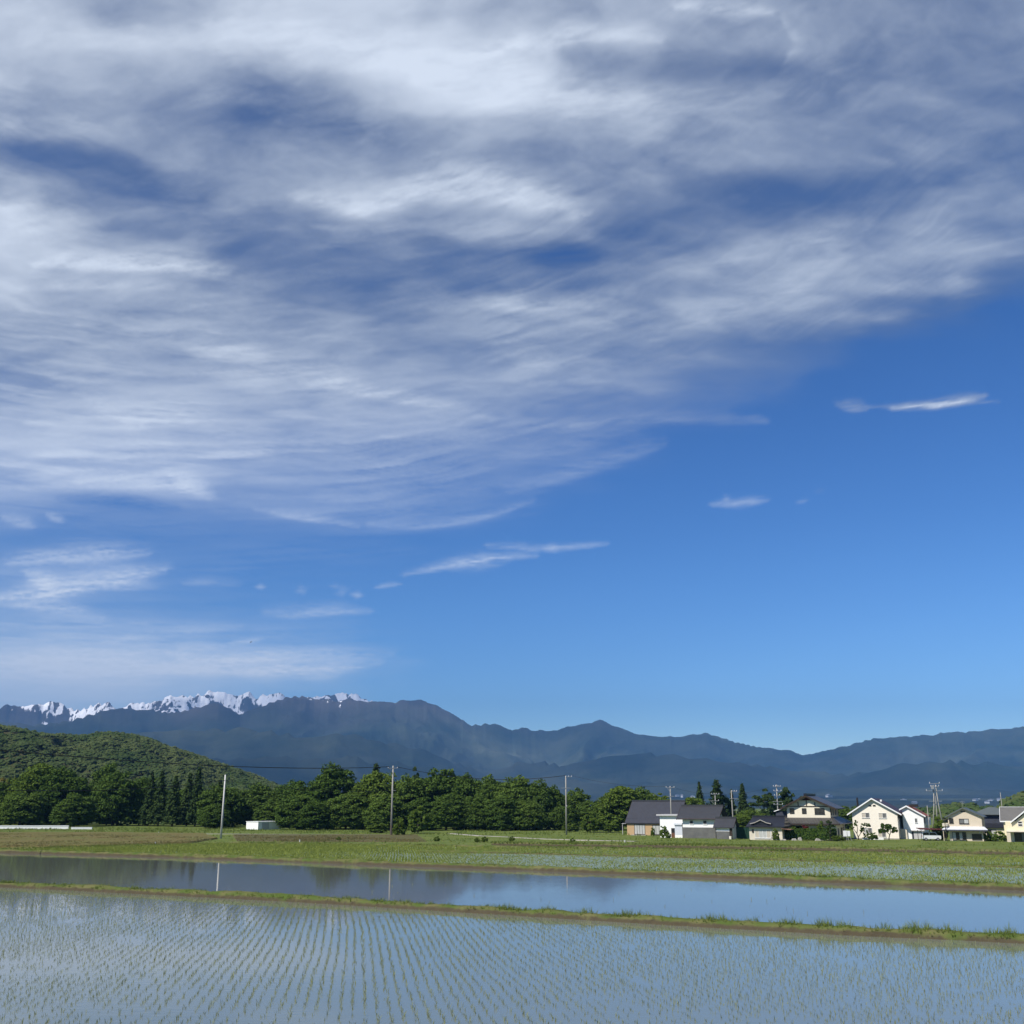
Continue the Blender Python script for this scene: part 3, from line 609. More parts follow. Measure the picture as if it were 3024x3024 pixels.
RIDGE1 = c3([(-500, 400), (0, 330), (200, 345), (380, 325), (500, 290), (620, 256), (740, 250), (860, 252), (960, 275), (1050, 264), (1150, 237), (1240, 217), (1300, 240), (1370, 282), (1430, 264), (1500, 232), (1570, 207), (1650, 183), (1740, 181), (1800, 196), (1932, 205)]) + c4([(60, 118), (130, 124)]) + [q for q in SKYL4 if q[0] > 1105] + SKYLF + [(3300, 2120), (3700, 2150)]
RIDGE0 = c4([(-1400, 330), (-900, 300), (-500, 280), (-200, 330), (0, 300), (120, 320), (250, 350), (400, 395), (500, 410), (600, 450), (700, 490), (850, 540), (1000, 480), (1150, 470), (1300, 500), (1500, 455), (1700, 420), (1932, 440)]) + cf([(1500, 1450), (1600, 1460), (1750, 1430), (1932, 1440)]) + [(3300, 2200), (3700, 2240)]
RIDGEN = c4([(-1400, 480), (-400, 450), (0, 440), (300, 470), (600, 520), (900, 575), (1200, 560), (1500, 600), (1932, 590)]) + cf([(1500, 1490), (1700, 1480), (1932, 1492)]) + [(3700, 2300)]

def build_mountains():
    az = np.concatenate([np.arange(-60, -28, .3), np.arange(-28, 28.01, .07), np.arange(28.3, 60, .3)])
    r = np.concatenate([np.arange(2300, 6000, 160), np.arange(6000, 9500, 110), np.arange(9500, 15600, 60)])
    A, Rr = np.meshgrid(az, r, indexing='ij')
    arc = np.radians(A) * 10000.0
    fan = -2.4 + 55 * np.clip((Rr - 2300) / 3700, 0, 1) ** 1.6 + np.clip(Rr - 6000, 0, None) * .012
    Z = fan.copy(); snowl = np.full(A.shape, 5000.0)
    for k, (pts, r0, wf, wb, p) in enumerate([(RIDGE2, 13000, 3000, 1900, 1.05), (RIDGE1, 10300, 3400, 2300, 1.1), (RIDGE0, 7900, 2000, 1700, 1.25), (RIDGEN, 6500, 1400, 1200, 1.2)]):
        a, e = prof(pts); el = np.interp(A, a, e)
        rr0 = r0 + (fbm(A[:, :1] / 5.0, A[:, :1] * 0 + k, 3, 60 + k) - .5) * 900
        crest = np.tan(el) * rr0 + CAM_Z
        if k < 2: crest = crest + (fbm(A[:, :1] * 5.0, A[:, :1] * 0 + k, 3, 160 + k) - .5) * (20 if k == 0 else 12) + (ridged(A[:, :1] * 4.0, A[:, :1] * 0 + k, 3, 180 + k) - .6) * (38 if k == 0 else 7)
        es = np.mean([np.interp(A + q, a, e) for q in np.linspace(-1.0, 1.0, 11)], 0)
        d = (Rr - rr0) / np.where(Rr < rr0, wf, wb); t = np.clip(1 - np.abs(d), 0, 1)
        cs = np.tan(es) * rr0 + CAM_Z; crest = cs + (crest - cs) * np.clip(t, 0, 1) ** 2.2
        wp = (fbm(arc / 1500.0, Rr / 1500.0, 4, 90 + k) - .5); wq = (fbm(arc / 1500.0 + 9, Rr / 1500.0, 4, 95 + k) - .5)
        sk = np.sin(A * .35 + k * 2) * .55
        spur = ridged((arc + sk * (Rr - rr0)) / 1300.0 + wp * 1.2, Rr / 3600.0 + wq * 1.2, 3, 31 + k)
        fine = ridged((arc - sk * 1.3 * (Rr - rr0)) / 480.0 + wp * 2.2, Rr / 620.0 + wq * 2.2, 4, 45 + k)
        carve = np.clip(t * (1 - t) * 4, 0, 1)
        h = crest * (t ** p) * (1 - carve * (1 - spur) * .75 - carve * (1 - fine) * .16)
        if k == 0: h = h - (1 - fine) * 70 * np.clip((1 - t) * 9, 0, 1) * (d < 0)
        # never above the sight line of the crest in front of it
        lim = np.where(Rr < rr0, np.tan(el) * Rr + CAM_Z - (rr0 - Rr) * .02, 1e9)
        h = np.minimum(h, lim)
        top = h > Z
        gl = ridged((arc + (.55 + sk) * (Rr - rr0) * .8) / 85.0 + wp * 3.0, Rr / 420.0 + wq * 2.5, 3, 450 + k); gb = fbm(arc / 600.0, Rr / 500.0, 3, 470 + k)
        sl_ = (1075.0 if k == 0 else 1290.0) - (gl - .60) * 900 - (gb - .5) * 420
        if k > 1: sl_ = sl_ + 5000
        Z = np.maximum(Z, h); snowl = np.where(top, sl_, snowl)
    th = np.radians(A)
    P3 = np.stack([np.sin(th) * Rr, np.cos(th) * Rr, Z], -1).reshape(-1, 3)
    me = np_mesh('mountains', P3, grid_faces(len(az), len(r)), M['mountain'], True, {'snowline': snowl.ravel()})
    tag(link_mesh('mountains', me), 'blue mountain range with snow on its high left peaks', 'mountains', kind='structure')
    return float(Z.max())
MTOP = build_mountains()

# ------------------------------------------------------------------ foliage tools
def leaf_quads(P, N, size, aspect=1.4, tone=None):
    """one small quad per point P, facing N"""
    n = len(P); N = N / (np.linalg.norm(N, axis=1)[:, None] + 1e-9)
    rv = rng.normal(size=(n, 3)); T = np.cross(N, rv); T /= np.linalg.norm(T, axis=1)[:, None] + 1e-9; B = np.cross(N, T)
    s = np.broadcast_to(np.asarray(size, float), (n,))[:, None]; a = T * s * aspect * .5; b = B * s * .5
    vtx = np.stack([P - a, P - b * .9, P + a, P + b * .9], 1).reshape(-1, 3)
    f = np.arange(n * 4).reshape(-1, 4)
    tn = rng.random(n) if tone is None else tone
    return vtx, f, np.repeat(tn, 4)

def merge(parts):
    vv, ff, tt, b = [], [], [], 0
    for v, f, t in parts:
        vv.append(v); ff.append(f + b); tt.append(t); b += len(v)
    return np.concatenate(vv), np.concatenate(ff), np.concatenate(tt)

def crown_arrays(rad, z0, z1, nl, per, leaf, seed, flat=.5, droop=0.0, shape=1.0, cx=0.0, cy_=0.0):
    """leaf clumps in shelves spread through a crown's volume"""
    r_ = np.random.default_rng(seed); P, N, T = [], [], []
    h = z1 - z0; off_ = r_.normal(size=(3, 2)) * rad * .12
    zc = z0 + h * .36
    for k in range(nl):
        g = r_.normal(size=3); g /= np.linalg.norm(g); ang = math.atan2(g[1], g[0])
        q_ = (.58 + .42 * r_.random() ** .5) * (.90 + .10 * math.sin(ang * 2 + seed) + .10 * math.sin(ang * 3 + seed * 1.7 + g[2] * 3))
        hz_ = math.hypot(g[0], g[1]); hr = hz_ if g[2] > 0 else hz_ ** .35
        zz = zc + ((z1 - zc) * .93 if g[2] > 0 else (zc - z0)) * g[2] * q_
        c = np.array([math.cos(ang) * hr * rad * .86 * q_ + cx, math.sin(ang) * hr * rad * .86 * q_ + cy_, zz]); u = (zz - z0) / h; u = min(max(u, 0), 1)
        lr = rad * (.10 + .12 * r_.random())
        d = r_.normal(size=(per, 3)); d /= np.linalg.norm(d, axis=1)[:, None]; d[:, 2] = np.abs(d[:, 2]) * 1.0 - .25 * (r_.random(per) < .35)
        q = d * (lr * (.72 + .38 * r_.random(per)))[:, None]; q[:, 2] *= flat
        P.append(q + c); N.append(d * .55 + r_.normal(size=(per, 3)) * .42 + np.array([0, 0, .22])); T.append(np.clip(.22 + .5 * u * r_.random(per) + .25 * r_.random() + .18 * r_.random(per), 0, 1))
    P = np.concatenate(P); N = np.concatenate(N); T = np.concatenate(T)
    return leaf_quads(P, N, leaf * (.65 + .7 * rng.random(len(P))), 1.5, T)

def conifer_arrays(rad, z0, z1, tiers, seed, leaf=.42):
    r_ = np.random.default_rng(seed); P, N, T = [], [], []; h = z1 - z0
    for k in range(tiers):
        u = (k + r_.random() * .5) / tiers; zr = z0 + h * u; R0 = rad * (1 - u) ** .72 * (.75 + .4 * r_.random()) + .12
        nb = int(5 + 5 * (1 - u)); a0 = r_.random() * 6.28
        for b in range(nb):
            ang = a0 + b * 6.28 / nb + r_.normal() * .2; L = R0 * (.65 + .5 * r_.random()); m = int(16 + 26 * (1 - u))
            t = r_.random(m) ** .7; wd = .16 + .26 * L * (1 - np.abs(t - .55))
            x = np.cos(ang) * L * t + r_.normal(size=m) * wd * .5; y = np.sin(ang) * L * t + r_.normal(size=m) * wd * .5
            z = zr - L * .28 * t + r_.normal(size=m) * .22 + .12 * np.sin(t * 3)
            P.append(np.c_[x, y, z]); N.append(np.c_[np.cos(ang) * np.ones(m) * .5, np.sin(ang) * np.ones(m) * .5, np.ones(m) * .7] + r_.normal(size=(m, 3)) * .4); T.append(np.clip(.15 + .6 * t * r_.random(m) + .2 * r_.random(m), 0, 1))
    P = np.concatenate(P); N = np.concatenate(N); T = np.concatenate(T)
    return leaf_quads(P, N, leaf * (.6 + .7 * rng.random(len(P))), 1.8, T)

def crown_mesh(name, arrays, material):
    v, f, t = arrays; return np_mesh(name, v, f, material, False, {'tone': t})

def trunk_mesh(h, r, seed, limbs=5, spread=2.5, start=.35):
    rnd = random.Random(seed); mb = MB()
    lean = (rnd.uniform(-.3, .3), rnd.uniform(-.3, .3))
    pts = [(lean[0] * t * t * h * .1 + math.sin(t * 4 + seed) * .08, lean[1] * t * t * h * .1, h * t - .3 * (t == 0)) for t in (0, .25, .5, .75, 1)]
    mb.tube(pts, r, r * .35, 7)
    for i in range(limbs):
        a = i * 6.283 / limbs + rnd.random(); t = start + (1 - start) * i / limbs; z = h * t
        e = (math.cos(a) * spread * (1.1 - t * .5), math.sin(a) * spread * (1.1 - t * .5), z + h * .22)
        b = (lean[0] * t * t * h * .1, lean[1] * t * t * h * .1, z); mid = tuple((b[q] + e[q]) / 2 + (.12 if q == 2 else 0) for q in range(3))
        mb.tube([b, mid, e], r * .45, r * .14, 5)
    me = bpy.data.meshes.new('trunk'); me.from_pydata(mb.v, [], mb.f); me.materials.append(M['bark'])
    for p in me.polygons: p.use_smooth = True
    return me

BL = []                                 # broadleaf kinds, nominal radius 6 m, height 15 m
for k in range(6):
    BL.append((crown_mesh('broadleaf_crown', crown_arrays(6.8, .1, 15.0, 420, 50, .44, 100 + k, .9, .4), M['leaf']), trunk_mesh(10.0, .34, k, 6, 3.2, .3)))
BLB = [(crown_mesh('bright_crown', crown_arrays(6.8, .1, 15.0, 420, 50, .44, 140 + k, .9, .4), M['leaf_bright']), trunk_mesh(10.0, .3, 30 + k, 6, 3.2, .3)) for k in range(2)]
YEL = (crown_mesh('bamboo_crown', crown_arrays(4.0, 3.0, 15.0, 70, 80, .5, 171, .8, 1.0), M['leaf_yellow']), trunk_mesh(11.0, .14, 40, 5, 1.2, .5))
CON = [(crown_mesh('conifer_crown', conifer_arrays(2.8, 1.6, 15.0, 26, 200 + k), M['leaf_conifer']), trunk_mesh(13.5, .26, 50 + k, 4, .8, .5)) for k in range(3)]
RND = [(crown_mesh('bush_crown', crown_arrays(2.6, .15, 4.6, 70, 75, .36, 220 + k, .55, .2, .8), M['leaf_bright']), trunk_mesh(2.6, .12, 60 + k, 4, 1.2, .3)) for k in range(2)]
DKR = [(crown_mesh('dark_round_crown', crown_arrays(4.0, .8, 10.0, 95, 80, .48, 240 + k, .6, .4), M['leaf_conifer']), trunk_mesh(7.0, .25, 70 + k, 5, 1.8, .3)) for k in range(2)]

def tree(name, kind, x, y, h, rad, nom_r, nom_h, label, group, cat='tree', rz=None, zb=None):
    zb = float(ground_z(np.array(x), np.array(y))) if zb is None else zb
    t = empty(name, (x, y, zb), random.random() * 6.28 if rz is None else rz, label, cat, group)
    c = link_mesh('crown', kind[0], t); k = link_mesh('trunk', kind[1], t)
    for o in (c, k): o.scale = (rad / nom_r, rad / nom_r, h / nom_h)
    return t

GRV = 'trees of the grove behind the fields'
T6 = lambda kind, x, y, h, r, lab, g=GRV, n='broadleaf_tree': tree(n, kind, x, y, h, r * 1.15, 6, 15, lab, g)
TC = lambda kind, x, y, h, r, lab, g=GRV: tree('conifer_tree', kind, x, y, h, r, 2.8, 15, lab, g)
tree('bamboo_clump', YEL, -178.5, 385, 17.0, 5.0, 4, 15, 'yellow green tree at the left edge of the grove', GRV)
T6(BL[4], -172, 372, 15.0, 7, 'dark broadleaf tree below the yellow green tree at the left edge')
T6(BLB[0], -158, 362, 20.6, 8.5, 'tallest light green broadleaf tree near the left edge of the grove')
T6(BL[0], -144, 350, 18.9, 7.0, 'wide broadleaf tree right of the tallest light green tree')
T6(BL[1], -141, 378, 21.6, 6.4, 'round topped tree rising behind the left part of the grove')
T6(BL[2], -127, 348, 16.9, 6.8, 'broadleaf tree just left of the row of conifers')
T6(BL[3], -152, 338, 11.0, 6.2, 'low broadleaf tree with a pale trunk behind the white wall')
T6(BLB[1], -166, 346, 10.5, 6.0, 'low light green tree behind the left end of the white wall')
T6(BL[5], -132, 330, 9.5, 5.6, 'low spreading tree in front of the dark gap left of the conifers')
T6(BL[1], -120, 352, 15.5, 4.4, 'narrow broadleaf tree touching the first conifer')
for i, (x, y, h, r, lab) in enumerate([(-118.0, 355, 16.4, 2.9, 'first conifer of the grove counted from the left'), (-109, 337, 16.4, 3.0, 'conifer with a pointed top left of the conifer row middle'), (-103, 332, 14.9, 2.9, 'shorter conifer in the middle of the conifer row'),
                                       (-100.5, 338, 15.7, 2.9, 'conifer just left of the tallest conifer'), (-95.8, 331, 17.4, 2.8, 'tallest conifer of the grove with a sharp tip'), (-90.5, 336, 13.8, 3.0, 'last conifer of the row beside the bare pole'), (-113.5, 341, 14.0, 2.9, 'conifer filling the left end of the conifer row')]):
    TC(CON[i % 3], x, y, h, r, lab)
for x, y, h, r, kd, lab in [(-186, 392, 15, 8, 0, 'dark tree cut by the left edge behind the yellow green tree'), (-165, 392, 16, 8, 1, 'broadleaf tree behind the tallest light green tree'), (-131, 385, 16, 8, 2, 'broadleaf tree behind the round topped tree of the left grove'),
        (-107, 362, 12.5, 7, 3, 'low dark tree filling the gaps behind the conifer row'), (-92, 352, 11.5, 7, 4, 'low dark tree behind the last conifer of the row'), (-70, 352, 12.5, 7, 5, 'dark back row tree above the white shed'), (-56, 330, 12.5, 6.5, 0, 'dark back row tree left of the big dome shaped tree'),
        (-43, 322, 14.0, 6.5, 1, 'dark back row tree between the dome shaped and the light topped tree'), (-25, 326, 14.5, 6.5, 2, 'dark back row tree right of the ragged pine'), (-12, 322, 13.5, 6.5, 3, 'dark back row tree behind the dense grove middle'), (-1, 318, 13, 6, 4, 'dark back row tree behind the right half of the dense grove'),
        (-17, 283, 9.0, 4.6, 5, 'lower front tree between the bushes of the dense grove'), (-2.5, 281, 9.4, 4.8, 0, 'lower front tree at the right half of the dense grove'), (4.5, 280, 7.8, 4.0, 1, 'lower front tree near the right end of the dense grove'), (-33, 284, 9.2, 4.8, 2, 'lower front tree behind the upright shrub'),
        (-51.5, 288, 7.5, 4.4, 3, 'low front tree in the shade of the dome shaped tree'), (-70, 318, 8.0, 5.0, 4, 'low tree just right of the white shed'), (-84, 308, 6.5, 4.0, 5, 'low tree left of the white shed'), (13.5, 285, 6.5, 3.6, 3, 'low dark tree behind the foot of the pole with two crossarms')]:
    T6(BL[kd], x, y, h, r, lab)
T6(BL[3], -85.5, 322, 12.4, 6.0, 'broadleaf tree directly behind the bare utility pole')
T6(BL[0], -76, 331, 13.2, 6.0, 'broadleaf tree behind the white shed')
T6(BL[4], -67.5, 333, 13.6, 5.6, 'dark tree right of and behind the white shed')
T6(BL[2], -61.5, 318, 13.4, 5.4, 'broadleaf tree left of the big dome shaped tree')
T6(BL[5], -49.3, 301, 17.0, 7.0, 'big dome shaped tree left of the pole with insulators')
T6(BL[1], -58, 296, 9.5, 5.4, 'lower tree at the foot of the big dome shaped tree')
T6(BL[0], -44, 290, 10.2, 5.2, 'lower tree in front, just left of the pole with insulators')
T6(BLB[1], -36.8, 300, 16.0, 6.8, 'light topped tree behind the pole with insulators')
TC(CON[1], -40.5, 322, 18.0, 4.0, 'dark pine top showing behind the pole with insulators')
tree('pine_tree', DKR[0], -30.2, 330, 17.6, 3.6, 4, 10, 'ragged dark pine behind the grove right of the pole with insulators', GRV)
T6(BL[3], -27.5, 298, 14.6, 5.4, 'broadleaf tree just right of the pole with insulators')
T6(BL[2], -19.6, 302, 16.3, 6.4, 'tall broadleaf tree in the middle of the dense grove')
T6(BL[4], -12.5, 297, 14.6, 5.2, 'broadleaf tree in the right half of the dense grove')
T6(BL[0], -6.0, 295, 14.8, 5.2, 'round tree in the right half of the dense grove under the ridge')
T6(BL[1], 1.0, 292, 14.6, 5.4, 'last tall tree of the dense grove before the pole with two crossarms')
T6(BL[5], 6.6, 290, 12.6, 4.2, 'sloping right shoulder tree of the dense grove')
T6(BL[2], -24, 286, 8.4, 4.6, 'lower tree in the front of the dense grove by the bush', GRV)
T6(BL[3], -9.5, 284, 8.6, 4.6, 'lower tree in front of the dense grove middle', GRV)
T6(BL[4], 11.4, 294, 11.4, 3.8, 'dark open tree behind the pole with two crossarms')
T6(BL[0], 17.2, 299, 11.2, 4.4, 'dark tree just right of the pole with two crossarms')
T6(BLB[0], 28.6, 286, 11.6, 6.2, 'light green domed tree left of the slate roofed house')
T6(BL[5], 35.0, 302, 10.9, 4.2, 'dark tree behind the left end of the slate roof')
T6(BL[1], 22.5, 289, 8.0, 4.2, 'small tree between the dark tree and the light green domed tree')
T6(BLB[0], 42.5, 330, 10.4, 5.0, 'light green tree showing above the slate roof ridge', 'trees behind the houses')
T6(BLB[1], 48.0, 292, 8.8, 4.4, 'light green tree between the slate roof and the storehouse roof', 'trees behind the houses')
TC(CON[0], 51.9, 301, 12.4, 2.0, 'slim conifer behind the storehouse ridge', 'trees behind the houses')
TC(CON[2], 55.8, 296, 13.0, 3.6, 'broad tall conifer behind the right end of the storehouse roof', 'trees behind the houses')
tree('evergreen_tree', DKR[1], 58.6, 300, 9.0, 4.0, 4, 10, 'dark evergreen beside the broad conifer behind the small gate roof', 'trees behind the houses')
TC(CON[1], 63.0, 312, 10.6, 1.5, 'thin conifer tip left of the slim twin conifer', 'trees behind the houses')
TC(CON[0], 63.6, 300, 11.9, 2.3, 'slim conifer behind the leaning pole with rack', 'trees behind the houses')
tree('evergreen_tree', DKR[0], 67.2, 291, 10.6, 4.4, 4, 10, 'wide rounded evergreen above the black roofed cottage', 'trees behind the houses')
TC(CON[2], 71.6, 299, 8.8, 2.2, 'small conifer right of the wide rounded evergreen', 'trees behind the houses')
tree('evergreen_tree', DKR[1], 75.6, 300, 11.6, 3.3, 4, 10, 'tall rounded evergreen beside the half timbered house gable', 'trees behind the houses')
tree('evergreen_tree', DKR[0], 81.5, 308, 8.8, 2.6, 4, 10, 'low evergreen behind the half timbered house ridge', 'trees behind the houses')
T6(BLB[1], 62.0, 283, 5.4, 3.8, 'low light green tree behind the cottage roof', 'trees behind the houses')
T6(BLB[0], 57.0, 272, 4.2, 3.4, 'low yellow green tree behind the small gate roof', 'trees behind the houses')
T6(BL[2], 92.0, 300, 6.2, 4.4, 'dark low tree between the half timbered and the cream house', 'trees behind the houses')

# bushes
BSH = 'bushes in the fields and gardens'
def bush(kind, px, py, Yd, h, rad, label, nm='bush', cat='bush', mat_=None):
    x, y = (V(px, py, Yd)[0], Yd)
    return tree(nm, kind, x, y, h, rad, 2.6, 4.6, label, BSH, cat)
bush(RND[0], 1744, 2455, 262, 4.9, 2.9, 'round light green bush right of the pole with two crossarms')
bush(RND[1], 1803, 2458, 262, 3.0, 2.4, 'loose yellowish bush beside the slate roofed house')
bush(RND[1], 1686, 2460, 268, 2.2, 2.2, 'low bush at the foot of the pole with two crossarms')
bush(RND[0], 1115, 2452, 258, 2.7, 3.0, 'wide low bush left of the pole with insulators')
bush(RND[1], 1178, 2470, 226, 4.2, 1.6, 'upright shrub at the foot of the pole with insulators')
bush(RND[0], 1235, 2455, 255, 6.2, 3.1, 'large bush right of the pole with insulators')
bush(RND[1], 1961, 2474, 217, 2.6, 1.0, 'dark garden bush before the white flat roofed building')
bush(RND[0], 1973, 2475, 216, 1.2, .7, 'low clipped bush beside the brown door')
bush(RND[1], 1928, 2468, 228, 2.0, .5, 'thin bush between the windows of the tan house')
bush(RND[1], 2292, 2483, 201, 2.4, .7, 'dark shrub at the corner of the cottage')
bush(RND[0], 2424, 2452, 206, 3.5, .9, 'light green garden tree behind the hedge', 'garden_tree', 'tree')
bush(RND[1], 2345, 2452, 206, 2.7, 1.0, 'olive green garden shrub behind the hedge')
bush(RND[1], 2477, 2484, 200, 1.1, 1.3, 'low olive bush before the shaded porch')
bush(RND[0], 2918, 2484, 199, 2.0, 1.2, 'green bush right of the beige house')
bush(RND[1], 2958, 2486, 197, 2.0, 1.6, 'bright green bush left of the yellow cream house')
bush(RND[0], 2780, 2484, 204, 4.3, 1.6, 'dark green garden tree between the car and the beige house', 'garden_tree', 'tree')
mp_ = crown_mesh('maple_crown', crown_arrays(1.0, .6, 2.8, 40, 60, .22, 301, .6, .1, .8), M['leaf_red'])
x_, y_, z_ = V(2378, 2450, 206); tree('maple_tree', (mp_, trunk_mesh(1.6, .07, 81, 3, .5, .4)), x_, y_, 3.0, 1.0, 1, 2.8, 'dark red maple behind the hedge', BSH)

# forested hills
def forest_hill(pts, r0, front, back, nm, label, n, size, flabel, seed, az_lo, az_hi, rmin=0):
    a, e = prof(pts)
    az = np.linspace(az_lo, az_hi, 160); rr = np.linspace(r0 - front, r0 + back, 60)
    A, Rr = np.meshgrid(az, rr, indexing='ij')
    def height(A, Rr):
        el = np.interp(A, a, e); crest = np.tan(el) * r0 + CAM_Z - size * .75 + 2
        t = np.clip(1 - np.abs(Rr - r0) / np.where(Rr < r0, front, back), 0, 1)
        bump = (fbm(A / 1.5, Rr / 130.0, 4, seed) - .5)
        edge = np.clip((A - az_lo) / .8, 0, 1) * np.clip((az_hi - A) / .8, 0, 1) 
        h = np.maximum(crest, 0) * np.sin(t * math.pi / 2) ** 1.15 * edge
        h = h + bump * np.clip(t * (1 - t) * 4, 0, 1) * np.maximum(crest, 0) * .32
        return np.minimum(np.maximum(h, 0), np.where(Rr < r0, np.maximum((np.tan(el) * Rr + CAM_Z - size * .75), 0), 1e9)) - 2.0
    Z = height(A, Rr); th = np.radians(A)
    me = np_mesh(nm, np.stack([np.sin(th) * Rr, np.cos(th) * Rr, Z], -1).reshape(-1, 3), grid_faces(160, 60), M['hill'], True)
    tag(link_mesh(nm, me), label, 'hill', kind='structure')
    r_ = np.random.default_rng(seed); Am = r_.uniform(az_lo + .3, az_hi - .3, n); Rm = r_.uniform(r0 - front * .97, r0 + back * .12, n); Zm = height(Am, Rm)
    k = Zm > -1.2; Am, Rm, Zm = Am[k], Rm[k], Zm[k]; n = len(Am); per = 20
    tone0 = np.clip(.5 + 1.5 * (fbm(Am / 1.1, Rm / 110.0, 3, seed + 9) - .5) + r_.normal(size=n) * .10, 0, 1)
    d = r_.normal(size=(n, per, 3)); d /= np.linalg.norm(d, axis=2)[..., None]; d[..., 2] = np.abs(d[..., 2]) - .2
    s = size * (.5 + .35 * r_.random(n)); c = np.stack([np.sin(np.radians(Am)) * Rm, np.cos(np.radians(Am)) * Rm, Zm + s * .45], -1)
    P = c[:, None, :] + d * (s * (.5 + .2 * r_.random(n)))[:, None, None] * (np.array([1, 1, .6])[None, None]) * (.75 + .4 * r_.random((n, per, 1)))
    N = d * .55 + r_.normal(size=d.shape) * .25 + np.array([0, -.25, .75])
    T = np.clip(np.repeat(tone0[:, None], per, 1) + r_.normal(size=(n, per)) * .10, 0, 1)
    v, f, t = leaf_quads(P.reshape(-1, 3), N.reshape(-1, 3), np.repeat(s * .5, per), 1.3, T.reshape(-1))
    tag(link_mesh('forest', np_mesh('forest', v, f, M['leaf_hill'], False, {'tone': t})), flabel, 'forest', kind='stuff')
HILL_L = c3([(-1100, 250), (-500, 300), (-150, 325), (0, 335), (100, 350), (200, 375), (300, 385), (400, 392), (470, 392), (550, 380), (640, 375), (760, 390), (830, 405), (950, 455), (1100, 500), (1200, 540), (1300, 570), (1400, 602), (1500, 642), (1600, 685), (1750, 760)])
forest_hill(HILL_L, 1300, 620, 400, 'hill', 'rounded green hill behind the left part of the grove', 16000, 6.2, 'mixed green woodland covering the rounded hill on the left', 401, -42, -8.5)
HILL_R = [(2640, 2390), (2745, 2379), (2790, 2368), (2830, 2364), (2870, 2365), (2900, 2374), (2925, 2376), (2945, 2370), (2960, 2358), (2985, 2345), (3024, 2330), (3100, 2300), (3300, 2250)]
forest_hill(HILL_R, 640, 250, 200, 'hill', 'low wooded rise behind the houses at the right edge', 2200, 6.5, 'dark green woodland on the low rise behind the right houses', 402, 19.5, 36)

# ------------------------------------------------------------------ houses
PHI = R(27.0)
def house(name, x, y, label, z=-1.3, phi=PHI, cat='house'):
    return empty(name, (x, y, z - .02), -phi, label, cat)

def window(par, x, z, w, h, n=2, frame='frame_dark', panes=('glass', 'curtain'), face='F', at=0.0, fw=.07, sill=True, proud=.06):
    """a window on the front (face F, wall plane y = at) or on the right side (face R, wall plane x = at)"""
    def place(mb, u0, u1, d0, d1, z0, z1):
        if face == 'F': mb.box(u0, u1, at - d1, at - d0, z0, z1)
        else: mb.box(at + d0, at + d1, u0, u1, z0, z1)
    f = MB(); place(f, x, x + w, -.05, proud, z - fw, z + .0); place(f, x, x + w, -.05, proud, z + h, z + h + fw)
    place(f, x - fw, x, -.05, proud, z - fw, z + h + fw); place(f, x + w, x + w + fw, -.05, proud, z - fw, z + h + fw)
    for i in range(1, n): place(f, x + w * i / n - fw * .4, x + w * i / n + fw * .4, -.05, proud - .012, z, z + h)
    o = f.build('window', M[frame], par)
    for i in range(n):
        p = MB(); place(p, x + w * i / n + fw * .4 * (i > 0), x + w * (i + 1) / n - fw * .4 * (i < n - 1), -.06, .012, z, z + h)
        p.build('pane', M[panes[i % len(panes)]], o)
    if sill:
        s = MB(); place(s, x - fw * 1.5, x + w + fw * 1.5, .0, proud + .06, z - fw - .06, z - fw - .003); s.build('sill', M[frame], o)
    return o

def gable_front(par, W, D, eave, ridge, wall, roof, over=.5, side=.5, t=.14, apex=.5, trim=None, x0=0.0, y0=0.0, z0=0.0, eave_l=None):
    """walls and roof with the ridge running back from the front"""
    a = x0 + W * apex; eave_l = eave if eave_l is None else eave_l
    MB().prism([(x0, z0), (x0 + W, z0), (x0 + W, eave), (a, ridge), (x0, eave_l)], y0, y0 + D).build('wall', M[wall], par)
    sl = (ridge - eave_l) / (a - x0); sr = (ridge - eave) / (x0 + W - a); g = .02
    f, b = y0 - over, y0 + D + over
    zl, zr = eave_l - sl * side + t + g, eave - sr * side + t + g
    m = MB(); m.slab((x0 - side, f, zl), (a, f, ridge + t + g), (a, b, ridge + t + g), (x0 - side, b, zl), t)
    m.slab((a, f, ridge + t + g), (x0 + W + side, f, zr), (x0 + W + side, b, zr), (a, b, ridge + t + g), t)
    ro = m.build('roof', M[roof], par)
    if trim:
        q = MB(); q2 = MB(); q.slab((x0 - side - .02, f - .05, zl + .04), (a, f - .05, ridge + t + g + .05), (a, f - .003, ridge + t + g + .05), (x0 - side - .02, f - .003, zl + .04), t + .12)
        q2.slab((a, f - .05, ridge + t + g + .05), (x0 + W + side + .02, f - .05, zr + .04), (x0 + W + side + .02, f - .003, zr + .04), (a, f - .003, ridge + t + g + .05), t + .12)
        q.build('bargeboard', M[trim], ro); q2.build('bargeboard', M[trim], ro)
    return ro

